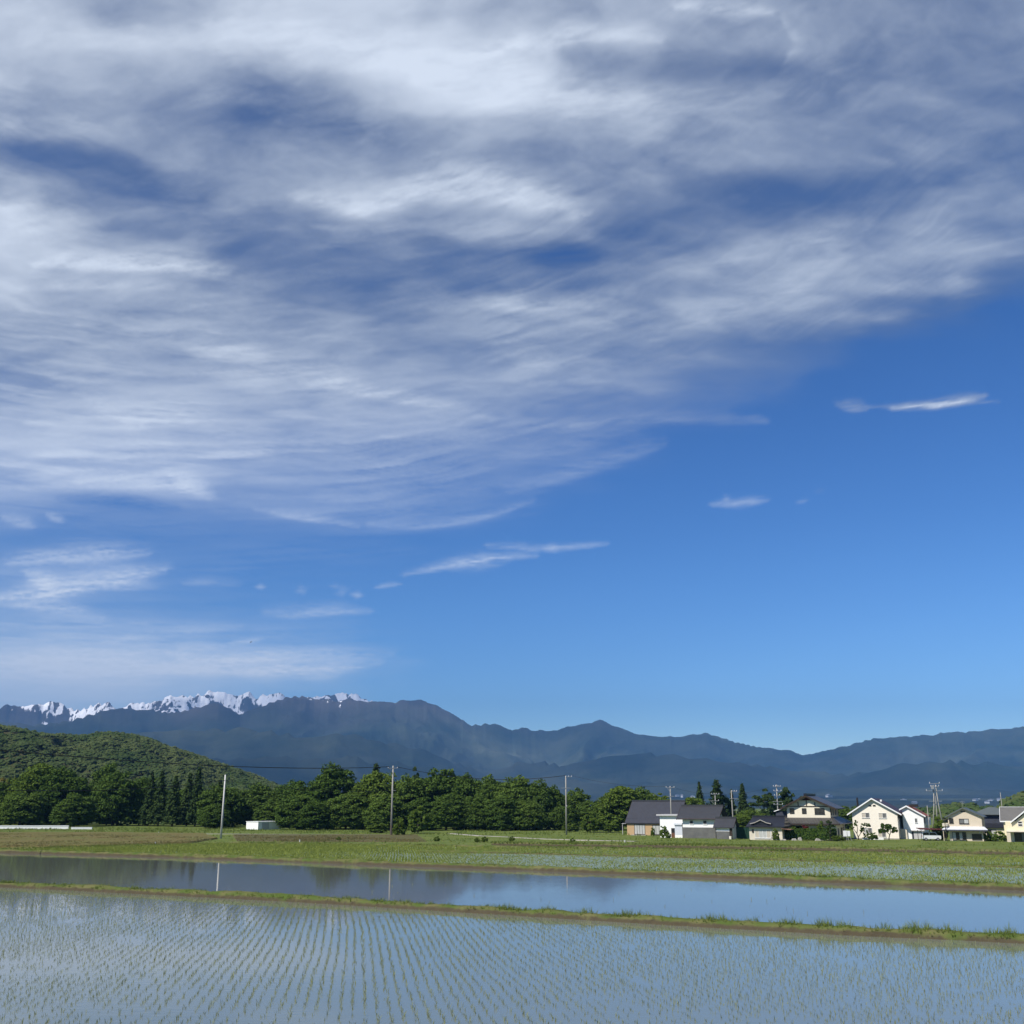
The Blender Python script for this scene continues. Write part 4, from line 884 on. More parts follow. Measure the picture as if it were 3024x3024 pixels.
def gable_side(par, W, D, eave, ridge, wall, roof, over=.5, side=.5, t=.16, trim=None, x0=0.0, y0=0.0, z0=0.0, cap=None):
    """walls and roof with the ridge running along the front"""
    c = y0 + D / 2
    MB().prismx([(y0, z0), (y0 + D, z0), (y0 + D, eave), (c, ridge), (y0, eave)], x0, x0 + W).build('wall', M[wall], par)
    s = (ridge - eave) / (D / 2); g = .02; zl = eave - s * over + t + g; rt = ridge + t + g; l, r = x0 - side, x0 + W + side
    m = MB(); m.slab((l, y0 - over, zl), (r, y0 - over, zl), (r, c, rt), (l, c, rt), t); m.slab((l, c, rt), (r, c, rt), (r, y0 + D + over, zl), (l, y0 + D + over, zl), t)
    ro = m.build('roof', M[roof], par)
    if cap: MB().box(l - .05, r + .05, c - .16, c + .16, rt - .06, rt + .22).build('ridge_cap', M[cap], ro)
    if trim:
        for xx in (l - .06, r + .003):
            q = MB(); q.slab((xx, y0 - over, zl + .02), (xx + .057, y0 - over, zl + .02), (xx + .057, c, rt + .02), (xx, c, rt + .02), t + .1); q.build('bargeboard', M[trim], ro); q = MB(); q.slab((xx, c, rt + .02), (xx + .057, c, rt + .02), (xx + .057, y0 + D + over, zl + .02), (xx, y0 + D + over, zl + .02), t + .1); q.build('bargeboard', M[trim], ro)
    return ro

# tan house with the big slate roof
h1 = house('tan_house', 25.2, 240.0, 'tan house with a steep dark slate roof beside the grove')
gable_side(h1, 11.6, 9.2, 2.75, 7.0, 'tan_wall', 'roof_slate', .35, .35, cap='roof_slate', trim='dark_wood')
MB().box(-.15, 11.75, -.12, -.003, 2.35, 2.6).build('gutter', M['dark_wood'], h1)
window(h1, 1.75, .25, 2.35, 1.95, 4, panes=('curtain', 'curtain'), sill=True); window(h1, 5.9, .25, 2.2, 1.8, 3, panes=('curtain', 'curtain'))
MB().box(1.2, 4.6, -.9, -.02, -.2, .12).build('porch_step', M['stone'], h1)
MB().box(-1.6, -.37, 1.0, 5.0, 2.35, 2.45).box(-1.55, -1.45, 1.1, 1.2, 0, 2.345).box(-1.55, -1.45, 4.8, 4.9, 0, 2.345).build('side_canopy', M['grey_shutter'], h1)

# white flat-roofed building
h2 = house('white_annex', 30.0, 222.0, 'white flat roofed building with a brown door between two dark roofs', cat='building')
MB().box(0, 4.8, 0, 6, 0, 4.0).build('wall', M['white_wall'], h2)
MB().box(-.55, 3.9, -.55, 6.3, 4.24, 4.52).build('roof', M['grey_shutter'], h2)
MB().box(0.02, 4.78, .02, 5.98, 4.003, 4.237).build('fascia', M['white_wall'], h2)
d = MB().box(2.35, 3.1, -.05, .02, 0.0, .95).build('door', M['brown_wood'], h2); MB().box(2.35, 3.1, -.045, .02, .953, 1.85).build('door_pane', M['glass'], d); MB().box(2.40, 2.46, -.10, -.053, .85, .95).build('handle', M['steel'], d)
g = MB().box(3.2, 4.75, -.35, -.003, .55, 2.45).build('shutter', M['pale_shutter'], h2)
MB().box(3.2, 4.75, -.37, -.003, 0, .546).build('shutter_base', M['white_wall'], g)
MB().box(3.1, 4.79, -.55, -.003, 2.453, 2.8).build('shutter_box', M['pale_shutter'], g)

# storehouse (white and grey plaster)
h3 = house('plaster_storehouse', 33.9, 217.6, 'storehouse with white upper wall, grey lower wall and two hooded windows', cat='storehouse')
gable_side(h3, 6.6, 5.6, 4.05, 6.0, 'white_wall', 'roof_tile', .75, 1.0, cap='roof_tile', trim='dark_wood')
MB().box(-.03, 6.63, -.05, -.002, 0, 2.08).box(6.602, 6.65, -.05, 5.63, 0, 2.08).build('grey_dado', M['grey_plaster'], h3)
MB().box(-.3, 6.9, -.74, -.62, 3.62, 3.75).build('gutter', M['brown_wood'], h3)
MB().box(0, 6.6, -.05, -.002, 3.72, 3.98).build('eave_beam', M['dark_wood'], h3)
for xx in (1.55, 4.3):
    w_ = window(h3, xx, 2.75, .62, .62, 1, frame='white_trim', panes=('glass_grey',), fw=.12, proud=.12, sill=False); MB().box(xx - .45, xx + 1.07, -.5, -.002, 3.52, 3.72).build('window_hood', M['dark_wood'], w_)
    b = MB()
    for q in range(3): b.box(xx + .12 + q * .18, xx + .16 + q * .18, -.15, -.015, 2.76, 3.36)
    b.build('window_bars', M['frame_dark'], w_)
MB().tube([(6.75, -.1, 4.0), (7.0, -.12, 3.0), (7.05, -.12, 2.2)], .06).build('downpipe', M['steel'], h3)

# gate house
h4 = house('gate_house', 39.6, 212.4, 'small gatehouse with a grey tiled roof right of the storehouse', cat='gatehouse')
gable_side(h4, 3.1, 3.0, 2.45, 3.75, 'white_wall', 'roof_tile', .5, .45, cap='roof_tile', trim='dark_wood')
MB().box(-.02, 2.55, -.06, -.002, 0, 1.45).build('grey_dado', M['grey_plaster'], h4)
MB().box(-.1, 2.6, -.10, -.002, 1.453, 1.56).build('dado_capping', M['white_trim'], h4)
MB().box(0, 3.1, -.07, -.002, 2.05, 2.35).build('eave_beam', M['brown_wood'], h4)
MB().box(2.6, 3.12, -.09, -.002, 0, 2.04).build('door', M['dark_wood'], h4)
t = MB().tube([(2.9, -.7, 0), (2.9, -.7, .22), (2.9, -.7, .58)], .22, .26, 12).build('garden_lantern', M['cream_wall'])
t.matrix_world = h4.matrix_basis.copy(); tag(t, 'small pale cream drum standing before the gatehouse door', 'drum')

# green net fence
fn = house('net_fence', 43.6, 213.5, 'dark green net fence between the gatehouse and the cottage', phi=R(4), cat='fence')
MB().box(0, 3.0, 0, .03, .1, 2.1).build('net', M['net'], fn)
for xx in (-.06, .95, 1.97, 3.0): MB().tube([(xx, -.02, 0), (xx, -.02, 2.2)], .04, n=6).build('post', M['net'], fn)
MB().box(-.06, 3.03, -.06, -.003, 2.1, 2.16).build('rail', M['net'], fn); MB().box(-.06, 3.03, -.06, -.003, .06, .1).build('rail', M['net'], fn)

# black roofed cottage
h5 = house('cottage', 44.9, 207.6, 'old cream cottage with a black tiled roof and a front gable')
MB().box(0, 6.2, 0, 6.0, 0, 2.55).build('wall', M['old_cream'], h5)
m = MB(); e0, e1, rz_ = 2.42, 2.42, 4.2
m.slab((-.5, -.6, e0), (6.8, -.6, e0), (6.2, 3, rz_), (.1, 3, rz_), .14); m.slab((.1, 3, rz_), (6.2, 3, rz_), (6.8, 6.6, e0), (-.5, 6.6, e0), .14)
m.slab((-.5, 6.6, e0), (-.5, -.6, e0), (.1, 3, rz_), (.1, 3.01, rz_), .14); m.slab((6.8, -.6, e0), (6.8, 6.6, e0), (6.2, 3.01, rz_), (6.2, 3, rz_), .14)
ro = m.build('roof', M['roof_dark'], h5); MB().box(.0, 6.3, 2.85, 3.15, rz_ - .04, rz_ + .2).build('ridge_cap', M['roof_dark'], ro)
m = MB(); zl, za = 3.02, 3.72                                        # front dormer gable with curved eaves
m.slab((.3, -.3, zl), (1.2, -.3, 3.22), (1.2, 2.4, 3.22), (.3, 2.4, zl), .12); m.slab((1.2, -.3, 3.22), (2.3, -.3, za), (2.3, 2.4, za), (1.2, 2.4, 3.22), .12)
m.slab((2.3, -.3, za), (3.4, -.3, 3.22), (3.4, 2.4, 3.22), (2.3, 2.4, za), .12); m.slab((3.4, -.3, 3.22), (4.3, -.3, zl), (4.3, 2.4, zl), (3.4, 2.4, 3.22), .12)
dg = m.build('front_gable', M['roof_dark'], h5)
m = MB(); m.slab((.3, -.36, zl - .02), (1.2, -.36, 3.20), (1.2, -.303, 3.20), (.3, -.303, zl - .02), .15); m.slab((1.2, -.36, 3.20), (2.3, -.36, za - .02), (2.3, -.303, za - .02), (1.2, -.303, 3.20), .15)
m.slab((2.3, -.36, za - .02), (3.4, -.36, 3.20), (3.4, -.303, 3.20), (2.3, -.303, za - .02), .15); m.slab((3.4, -.36, 3.20), (4.3, -.36, zl - .02), (4.3, -.303, zl - .02), (3.4, -.303, 3.20), .15)
m.build('bargeboard', M['stone'], dg); MB().prism([(.9, 2.6), (3.7, 2.6), (3.4, 3.1), (2.3, 3.58), (1.2, 3.1)], -.1, 2.0).build('gable_wall', M['roof_dark'], dg)
window(h5, 1.15, .42, 2.85, 1.42, 4, frame='frame_white', panes=('curtain_cream', 'curtain', 'curtain', 'curtain_cream'), fw=.09)
MB().box(4.2, 5.55, -.55, -.02, .5, .62).box(4.25, 4.32, -.5, -.43, 0, .497).box(5.43, 5.5, -.5, -.43, 0, .497).box(4.25, 5.5, -.06, -.02, .625, .72).build('shelf_bench', M['stone'], h5)
m = MB(); m.slab((6.25, -.9, 2.15), (8.0, -.9, 1.95), (8.0, 2.0, 1.95), (6.25, 2.0, 2.15), .09); m.build('side_awning', M['roof_rust'], h5)
MB().box(.55, .85, -.14, -.002, 1.35, 1.9).build('meter_box', M['frame_dark'], h5)

# half-timbered traditional house
h6 = house('half_timbered_house', 52.6, 212.3, 'large traditional house with dark timbered gable and ribbed lower roof')
MB().box(0, 10.0, 0, 9.0, 0, 3.2).build('wall', M['trad_wall'], h6)
ro = gable_front(h6, 8.2, 8.0, 6.1, 8.0, 'trad_wall', 'roof_trad_y', .9, 1.25, .16, .47, x0=.75, y0=.6, z0=3.25)
m = MB(); m.slab((-.5, -.35, 5.74), (4.604, -.35, 8.20), (4.604, -.303, 8.20), (-.5, -.303, 5.74), .34); m.build('bargeboard', M['dark_wood'], ro); m = MB(); m.slab((4.604, -.35, 8.20), (10.2, -.35, 5.74), (10.2, -.303, 5.74), (4.604, -.303, 8.20), .34); m.build('bargeboard', M['dark_wood'], ro)
MB().box(4.35, 4.85, -.4, 8.6, 8.15, 8.5).build('ridge_cap', M['roof_dark'], ro)
tm = MB(); tm.box(.75, 8.95, .52, .597, 6.0, 6.16)
tm.build('tie_beam', M['dark_wood'], h6)
for xx in (2.9, 4.5, 6.1): MB().box(xx, xx + .16, .53, .597, 6.163, 7.35 if xx == 4.5 else 6.85).build('gable_post', M['dark_wood'], h6)
MB().prism([(3.5, 7.2), (5.7, 7.2), (4.6, 7.72)], .45, .597).build('gable_vent', M['red_wood'], h6)
for (xx, ww) in ((1.35, .75), (3.7, .72)): window(h6, xx, 4.75, ww, .92, 1, panes=('glass',), at=.6, sill=False); 
window(h6, 6.1, 4.72, 1.75, .98, 2, panes=('glass', 'glass'), at=.6)
for (yy, ww) in ((1.2, .5), (2.9, 1.0), (5.2, .8)): window(h6, yy, 4.5, ww, 1.1, 1, panes=('glass_grey',), face='R', at=8.95, sill=False)
m = MB(); e0, tp = 2.95, 4.15                                         # ribbed skirt roof round the first floor
m.slab((-1.2, -1.3, e0), (11.0, -1.3, e0), (9.2, .9, tp), (.6, .9, tp), .14); fr = m.build('skirt_roof', M['roof_trad'], h6)
m = MB(); m.slab((11.0, -1.3, e0), (11.6, 10.2, e0), (9.2, 8.6, tp), (9.2, .903, tp), .14); m.slab((-1.2, 10.2, e0), (-1.2, -1.3, e0), (.6, .9, tp), (.6, 8.6, tp), .14); m.build('skirt_roof_side', M['roof_trad_y'], fr)
MB().box(-1.2, 11.0, -1.36, -1.303, 2.68, 2.86).build('skirt_fascia', M['dark_wood'], fr)
window(h6, 1.6, 1.2, 1.9, 1.2, 2, panes=('glass', 'glass')); window(h6, 6.4, .4, 2.4, 1.9, 2, panes=('glass', 'curtain'))
for (yy, ww, zz, hh) in ((1.2, .9, .1, 1.9), (4.4, .5, .8, 1.3), (5.6, 1.2, .7, 1.4)): window(h6, yy, zz, ww, hh, 1, panes=('glass',), face='R', at=10.0, sill=False)
MB().box(-1.6, .70, 1.2, 3.6, 4.0, 5.2).build('side_bay', M['dark_wall'], h6); m = MB(); m.slab((-1.9, .9, 5.2), (.7, .9, 6.0), (.7, 4.0, 6.0), (-1.9, 4.0, 5.2), .14); m.build('side_bay_roof', M['white_trim'], h6)
MB().tube([(9.0, .5, 6.0), (9.03, .5, 4.2)], .05).build('downpipe', M['frame_dark'], h6)

# hedge
def leaf_box(x0, x1, y0, y1, z0, z1, n, leaf, seed):
    r_ = np.random.default_rng(seed); P, N = [], []
    for ax, sgn, cnt in ((1, -1, .45), (2, 1, .3), (0, 1, .1), (0, -1, .15)):
        m = int(n * cnt); p = np.c_[r_.uniform(x0, x1, m), r_.uniform(y0, y1, m), r_.uniform(z0, z1, m)]
        lim = [(x0, x1), (y0, y1), (z0, z1)][ax][1 if sgn > 0 else 0]; p[:, ax] = lim + r_.normal(size=m) * .07
        nn = np.zeros((m, 3)); nn[:, ax] = sgn; P.append(p); N.append(nn + r_.normal(size=(m, 3)) * .5)
    P = np.concatenate(P); N = np.concatenate(N); return leaf_quads(P, N, leaf * (.6 + .8 * rng.random(len(P))), 1.4)
hedge = house('hedge', 50.6, 206.6, 'long clipped green hedge before the half timbered house', phi=R(24), cat='hedge')
v, f, t = leaf_box(0, 9.9, 0, 1.1, .25, 1.95, 7500, .26, 55); link_mesh('foliage', np_mesh('foliage', v, f, M['leaf'], False, {'tone': t}), hedge)
MB().box(.1, 9.8, .1, 1.0, .2, 1.88).build('inner_twigs', M['dark_wood'], hedge)
for i in range(7): MB().tube([(.6 + i * 1.45, .5, 0), (.62 + i * 1.45, .52, .3)], .06, n=6).build('stem', M['bark'], hedge)
# cloud-pruned pine at the end of the hedge
x_, y_, z_ = V(2453, 2480, 201.5)
pad = [crown_arrays(r_, zz, zz + .55, 14, 60, .17, 500 + i, .6, 0, .8, cx_, 0) for i, (r_, zz, cx_) in enumerate([(.55, 3.1, .1), (.75, 2.4, -.35), (.8, 2.0, .5), (.85, 1.35, -.2), (.75, .9, .6), (.7, .55, -.4)])]
tree('clipped_pine', (crown_mesh('clipped_pine_crown', merge(pad), M['leaf_conifer']), trunk_mesh(3.3, .12, 90, 5, .5, .25)), x_, y_, 1, 1, 1, 1, 'cloud pruned pine at the end of the hedge', BSH)
# white tank on legs
x_, y_, z_ = V(2502, 2482, 203); tk = house('tank_stand', x_ - .6, 203, 'white box tank on spindly legs beside the porch', phi=R(10), cat='tank')
MB().box(0, .62, 0, .6, .75, 1.75).box(.7, 1.2, 0, .6, .78, 1.72).build('tank', M['white_trim'], tk)
for (a, b, c, d_) in ((.05, .05, -.15, -.1), (.6, .05, .5, -.1), (.75, .05, .85, -.1), (1.15, .05, 1.35, -.1), (.05, .55, -.15, .7), (1.15, .55, 1.35, .7)): MB().tube([(a, b, .78), (c, d_, 0)], .035, n=5).build('leg', M['steel'], tk)

# cream gabled house
h7 = house('cream_house', 66.3, 213.0, 'cream two storey house with white gable edges and a black chimney pipe')
ro = gable_front(h7, 8.35, 9.5, 4.95, 7.45, 'cream_wall', 'roof_maroon', .55, .85, .14, .475, trim='white_trim')
MB().tube([(.85, 2.2, 5.3), (.85, 2.2, 7.75)], .17, n=10).build('chimney_pipe', M['frame_dark'], ro)
MB().box(5.0, 5.35, 3.0, 3.3, 7.0, 7.35).build('roof_vent', M['white_trim'], ro)
MB().box(-.03, 8.38, -.04, 9.53, 0, .22).build('plinth', M['stone'], h7)
window(h7, 1.85, 4.0, 1.35, .86, 2, frame='frame_white', panes=('curtain_cream', 'glass_grey'), fw=.05); window(h7, 5.0, 3.95, 1.35, .86, 2, frame='frame_white', panes=('curtain_cream', 'glass_grey'), fw=.05)
window(h7, 2.1, 1.15, 1.35, .9, 2, frame='frame_white', panes=('curtain', 'glass_grey'), fw=.05); window(h7, 4.6, .45, 1.35, 1.45, 2, frame='frame_white', panes=('curtain_cream', 'glass_grey'), fw=.05)
for xx in (3.25, 4.05): MB().box(xx, xx + .5, -.07, -.002, 6.1, 6.36).build('gable_vent', M['frame_dark'], h7)
for yy, zz, hh in ((1.0, 3.9, .9), (3.0, 3.9, .9), (5.5, 3.9, .9), (6.5, 1.0, 1.2)): window(h7, yy, zz, .8, hh, 1, frame='frame_dark', panes=('glass_grey',), face='R', at=8.35, sill=False)
MB().box(8.353, 9.6, 2.0, 6.0, 0, 1.9).build('porch', M['old_cream'], h7)
MB().box(1.3, 1.5, -.05, -.002, 4.95, 5.1).build('wall_lamp', M['steel'], h7)

# white house with red roof
h8 = house('white_house', 75.4, 211.0, 'white house with an orange red roof and a grey garage shutter')
ro = gable_front(h8, 3.75, 7.0, 4.4, 6.05, 'white_wall', 'roof_red', .4, .45, .14, .24, trim='white_trim', eave_l=5.6)
MB().box(1.1, 2.6, 2.6, 4.2, 5.95, 6.45).build('roof_tank', M['frame_dark'], ro)
sh = MB().box(1.75, 3.45, -.12, -.002, 0, 1.55).build('garage_shutter', M['grey_shutter'], h8)
MB().box(1.25, 3.7, -.5, -.002, 1.553, 1.7).build('garage_canopy', M['grey_shutter'], h8)
MB().box(1.4, 1.72, -.1, -.002, 0, 1.5).build('garage_post', M['dark_wall'], h8); MB().box(3.47, 3.62, -.1, -.002, 0, 1.5).build('garage_post', M['dark_wall'], h8)
window(h8, 2.2, 3.1, .38, .75, 1, frame='frame_white', panes=('glass_grey',), fw=.05)
for yy in (1.0, 3.5): window(h8, yy, 3.0, .8, 1.0, 1, panes=('glass_grey',), face='R', at=3.75, sill=False)
MB().box(3.753, 4.5, 2.5, 5.5, 2.6, 4.0).build('balcony', M['white_wall'], h8)

# beige house with pale lower roof
h9 = house('beige_house', 80.1, 201.0, 'beige house with grey green gable roof and pale metal lower roof')
ro = gable_front(h9, 5.7, 8.0, 4.35, 5.75, 'beige_wall', 'roof_green', .4, .45, .12, .48, trim='roof_green')
m = MB(); m.slab((-1.1, -1.1, 2.08), (6.6, -1.1, 2.08), (6.0, -.003, 2.55), (-.5, -.003, 2.55), .1); lr = m.build('lower_roof', M['roof_white'], h9)
MB().box(-1.1, 6.6, -1.14, -1.103, 1.78, 2.0).build('fascia', M['dark_wall'], lr)
MB().box(-1.0, -.02, -.7, 3.0, 2.56, 3.1).build('balcony', M['old_cream'], h9); MB().box(-1.0, -.9, -.7, -.6, 0, 1.9).build('balcony_post', M['beige_wall'], h9)
window(h9, .25, 3.2, .6, .72, 1, panes=('glass',)); window(h9, 1.95, 3.12, 1.5, .72, 2, panes=('glass_grey', 'curtain'))
window(h9, .55, .3, 2.2, 1.2, 4, panes=('curtain', 'glass')); window(h9, 3.85, .38, 1.5, .85, 2, panes=('glass', 'glass'))
MB().box(2.3, 3.1, -.05, -.002, 5.1, 5.32).build('gable_vent', M['frame_dark'], h9)
MB().tube([(5.2, -.35, 1.62), (5.2, -.05, 1.62)], .16, n=10).build('wall_lamp', M['porcelain'], h9)
MB().tube([(2.75, .1, 5.8), (2.75, .1, 7.1)], .02, n=5).box(2.3, 3.2, .08, .12, 6.85, 6.9).box(2.45, 3.05, .08, .12, 6.6, 6.64).build('aerial', M['steel'], ro)
MB().tube([(-.45, -1.25, 0), (-.45, -1.25, 3.6)], .07, n=6).build('drain_post', M['frame_dark'], h9)

# slate blue hip-roofed house behind
h10 = house('slate_house', 90.6, 214.5, 'dark boarded house with a grey hipped roof behind the beige house')
MB().box(0, 6.5, 0, 6.5, 0, 4.6).build('wall', M['dark_wall'], h10)
m = MB(); e0, rz_ = 4.6, 5.95
m.slab((-.6, -.6, e0), (7.1, -.6, e0), (3.8, 3.2, rz_), (2.7, 3.2, rz_), .12); m.slab((7.1, -.6, e0), (7.1, 7.1, e0), (3.8, 3.3, rz_), (3.8, 3.2, rz_), .12); m.slab((-.6, 7.1, e0), (-.6, -.6, e0), (2.7, 3.2, rz_), (2.7, 3.3, rz_), .12); m.slab((7.1, 7.1, e0), (-.6, 7.1, e0), (2.7, 3.3, rz_), (3.8, 3.3, rz_), .12)
m.build('roof', M['roof_green'], h10)
window(h10, .4, 2.9, .9, 1.1, 1, frame='frame_white', panes=('curtain',)); m = MB(); m.slab((-.4, -2.6, 2.2), (6.6, -2.6, 2.2), (6.6, -.003, 2.9), (-.4, -.003, 2.9), .12); m.build('lower_roof', M['roof_dark'], h10)
MB().box(.2, 6.3, -2.2, -.003, 0, 2.1).build('lower_wall', M['yellow_wall'], h10); window(h10, 2.2, .5, 1.6, 1.2, 2, panes=('glass', 'curtain'), at=-2.2)

# yellow cream house at the right edge
h11 = house('yellow_house', 88.0, 196.0, 'pale yellow house with grey shingle roof at the right edge')
MB().box(0, 8.5, 0, 7.0, 0, 3.72).build('wall', M['yellow_wall'], h11)
m = MB(); m.slab((-.5, -.35, 3.55), (9.0, -.35, 3.55), (9.0, 3.5, 5.95), (-.5, 3.5, 5.95), .12); m.slab((-.5, 3.5, 5.95), (9.0, 3.5, 5.95), (9.0, 7.35, 3.55), (-.5, 7.35, 3.55), .12); ro = m.build('roof', M['roof_grey'], h11)
MB().prism([(-0.0, 3.5), (0, 3.723), (0.001, 3.723)], 0, .01).build('wall_corner', M['yellow_wall'], h11)
q = MB(); q.box(-.55, 9.0, -.42, -.353, 3.40, 3.60); q.slab((-.56, -.35, 3.60), (-.503, -.35, 3.60), (-.503, 3.5, 6.0), (-.56, 3.5, 6.0), .2); q.box(-.56, 9.0, 3.35, 3.65, 5.953, 6.03); q.build('fascia', M['white_trim'], ro)
m = MB().prism([(2.0, 3.55), (7.6, 3.55), (4.8, 5.8)], -.6, 3.2).build('front_gable_wall', M['yellow_wall'], h11)
m = MB(); m.slab((1.2, -1.0, 3.42), (4.8, -1.0, 6.2), (4.8, 3.4, 6.2), (1.2, 3.4, 3.42), .12); m.slab((4.8, -1.0, 6.2), (8.4, -1.0, 3.42), (8.4, 3.4, 3.42), (4.8, 3.4, 6.2), .12); gr = m.build('front_gable_roof', M['roof_grey'], h11)
q = MB(); q.slab((1.15, -1.07, 3.44), (4.8, -1.07, 6.26), (4.8, -1.003, 6.26), (1.15, -1.003, 3.44), .26); q.build('bargeboard', M['white_trim'], gr); q = MB(); q.slab((4.8, -1.07, 6.26), (8.45, -1.07, 3.44), (8.45, -1.003, 3.44), (4.8, -1.003, 6.26), .26); q.build('bargeboard', M['white_trim'], gr)
MB().box(.3, 7.8, -.6, -.003, 0, 3.52).build('front_bay_wall', M['yellow_wall'], h11)
window(h11, 2.4, 2.75, .62, .3, 1, frame='frame_white', panes=('glass',), at=-.6, fw=.08, sill=False); window(h11, 2.4, 3.2, .62, .3, 1, frame='frame_white', panes=('glass',), at=-.6, fw=.08, sill=False)
m = MB(); m.slab((.4, -2.1, 1.85), (7.8, -2.1, 1.85), (7.8, -.603, 2.05), (.4, -.603, 2.05), .1); m.build('porch_roof', M['old_cream'], h11)
MB().box(.4, 1.0, -2.0, -1.7, 0, 1.73).build('porch_pillar', M['beige_wall'], h11)
window(h11, 1.6, .1, 4.5, 1.55, 4, panes=('glass', 'glass_grey'), at=-.6)

# garden walls, stones
kb = house('garden_kerb', 66.7, 209.3, 'low white kerb along the garden of the cream house', phi=R(24), cat='kerb'); MB().box(0, 3.9, 0, .3, 0, .38).build('kerbstone', M['white_trim'], kb)
for i, (px, py, sx, sz, lab) in enumerate([(2345, 2480, .55, .35, 'flat pale garden stone before the middle of the hedge'), (2362, 2482, .42, .6, 'upright grey garden stone below the hedge'), (2418, 2482, .8, .4, 'long pale garden stone near the right end of the hedge'), (2436, 2484, .45, .55, 'rounded pale stone beside the cloud pruned pine'), (2312, 2450, .6, .25, 'pale stone on the garden bank left of the hedge')]):
    x_, y_, z_ = V(px, py, 204); s_ = MB(); r_ = random.Random(i)
    s_.hexa([(-sx, -.4, -.2), (sx, -.4, -.2), (sx * .9, .4, -.2), (-sx, .4, -.2), (-sx * .7, -.3, sz * r_.uniform(.7, 1)), (sx * .6, -.25, sz), (sx * .5, .3, sz * .9), (-sx * .6, .3, sz * .8)])
    o = s_.build('garden_stone', M['stone'], None, (x_, 204, -1.3)); bv = o.modifiers.new('b', 'BEVEL'); bv.width = .1; bv.segments = 2; tag(o, lab, 'stone', 'garden stones')

# two small trees before the cream house
def yard_tree(px, py, Yd, label, seed, arr, limbs, mat_):
    x, y, z = V(px, py, Yd); t = empty('garden_tree', (x, y, -1.3), 0, label, 'tree', 'small trees before the cream house')
    link_mesh('crown', crown_mesh('garden_tree_crown', arr, mat_), t)
    mb = MB()
    for pts, a, b in limbs: mb.tube(pts, a, b, 7)
    mb.build('trunk', M['bark'], t, smooth=True)
yard_tree(2535, 2478, 208, 'sparse forked tree with thin foliage before the cream house', 1,
          merge([crown_arrays(r_, z0, z1, 10, 30, .2, 600 + i, .7, 0, .8, cx_, 0) for i, (r_, z0, z1, cx_) in enumerate([(.5, 2.4, 3.7, -.1), (.5, 2.0, 3.0, -1.0), (.55, 1.9, 3.0, .9), (.5, 2.3, 3.2, 2.2), (.5, 1.4, 2.2, .9), (.45, 2.5, 3.1, 1.6), (.5, .3, 1.8, 1.5)])]),
          [([(0, 0, -.2), (0, 0, .5), (-.2, 0, 1.1), (-.9, 0, 2.2)], .13, .05), ([(0, 0, .5), (.5, 0, 1.1), (.8, .1, 2.2)], .1, .04), ([(-.2, 0, 1.1), (0, 0, 2.0), (-.1, 0, 3.2)], .09, .03), ([(.55, 0, 1.2), (1.3, 0, 1.9), (2.1, 0, 2.7)], .07, .03)], M['leaf'])
yard_tree(2626, 2481, 204.5, 'round headed dark green tree on a leaning stem before the cream house', 2,
          merge([crown_arrays(r_, z0, z1, 16, 55, .22, 620 + i, .7, 0, .8, cx_, 0) for i, (r_, z0, z1, cx_) in enumerate([(.9, 1.3, 2.5, .5), (.9, 1.4, 2.8, -.5), (.75, 1.2, 2.2, -1.3), (.6, 1.5, 2.4, 1.2), (.5, 2.3, 3.0, -1.0), (.6, 2.2, 3.0, .0)])]),
          [([(-.1, 0, -.2), (0, 0, .4), (.15, 0, .9), (.4, 0, 1.4), (.4, 0, 2.2)], .11, .05), ([(.2, 0, 1.0), (-.4, 0, 1.5), (-1.2, 0, 2.1)], .07, .03), ([(.4, 0, 1.4), (1.1, 0, 2.0)], .06, .03)], M['leaf'])
bush(RND[1], 2577, 2478, 206, 1.5, 1.1, 'low brownish green shrub between the two small trees')

# car and its shelter
cx_, cy_, cz_ = V(2744, 2483, 201)
car = house('parked_car', cx_ - .6, 202.5, 'white small van parked under a dark shelter roof', phi=R(8), cat='van')
m = MB(); m.prism([(0, .28), (3.3, .28), (3.35, .6), (3.3, .92), (2.75, 1.0), (2.35, 1.55), (.12, 1.58), (.0, 1.0)], 0, 1.45)
o = m.build('body', M['car_white'], car); bv = o.modifiers.new('b', 'BEVEL'); bv.width = .06; bv.segments = 2
MB().add([(.15, -.012, 1.0), (1.2, -.012, 1.0), (1.2, -.012, 1.45), (.2, -.012, 1.45), (.15, .01, 1.0), (1.2, .01, 1.0), (1.2, .01, 1.45), (.2, .01, 1.45)], [(0, 1, 2, 3), (4, 7, 6, 5), (0, 4, 5, 1), (1, 5, 6, 2), (2, 6, 7, 3), (3, 7, 4, 0)]).build('side_window', M['glass'], car)
MB().add([(1.3, -.012, 1.0), (2.6, -.012, 1.0), (2.3, -.012, 1.45), (1.3, -.012, 1.45), (1.3, .01, 1.0), (2.6, .01, 1.0), (2.3, .01, 1.45), (1.3, .01, 1.45)], [(0, 1, 2, 3), (4, 7, 6, 5), (0, 4, 5, 1), (1, 5, 6, 2), (2, 6, 7, 3), (3, 7, 4, 0)]).build('side_window', M['glass'], car)
for xx in (.6, 2.7):
    for yy in (-.02, 1.3):
        w_ = MB().tube([(xx, yy, .28), (xx, yy + .17, .28)], .28, n=16).build('wheel', M['rubber'], car); MB().tube([(xx, yy - .012, .28), (xx, yy + .05, .28)], .16, n=12).build('rim', M['steel'], w_)
MB().box(-.03, .02, .05, .2, .7, .95).build('tail_lamp', M['red_lamp'], car); MB().box(3.3, 3.36, .08, .3, .62, .8).build('headlamp', M['porcelain'], car)
sh = house('car_shelter', cx_ - .9, 202.2, 'low car shelter with a thin dark roof beside the white house', phi=R(8), cat='shelter')
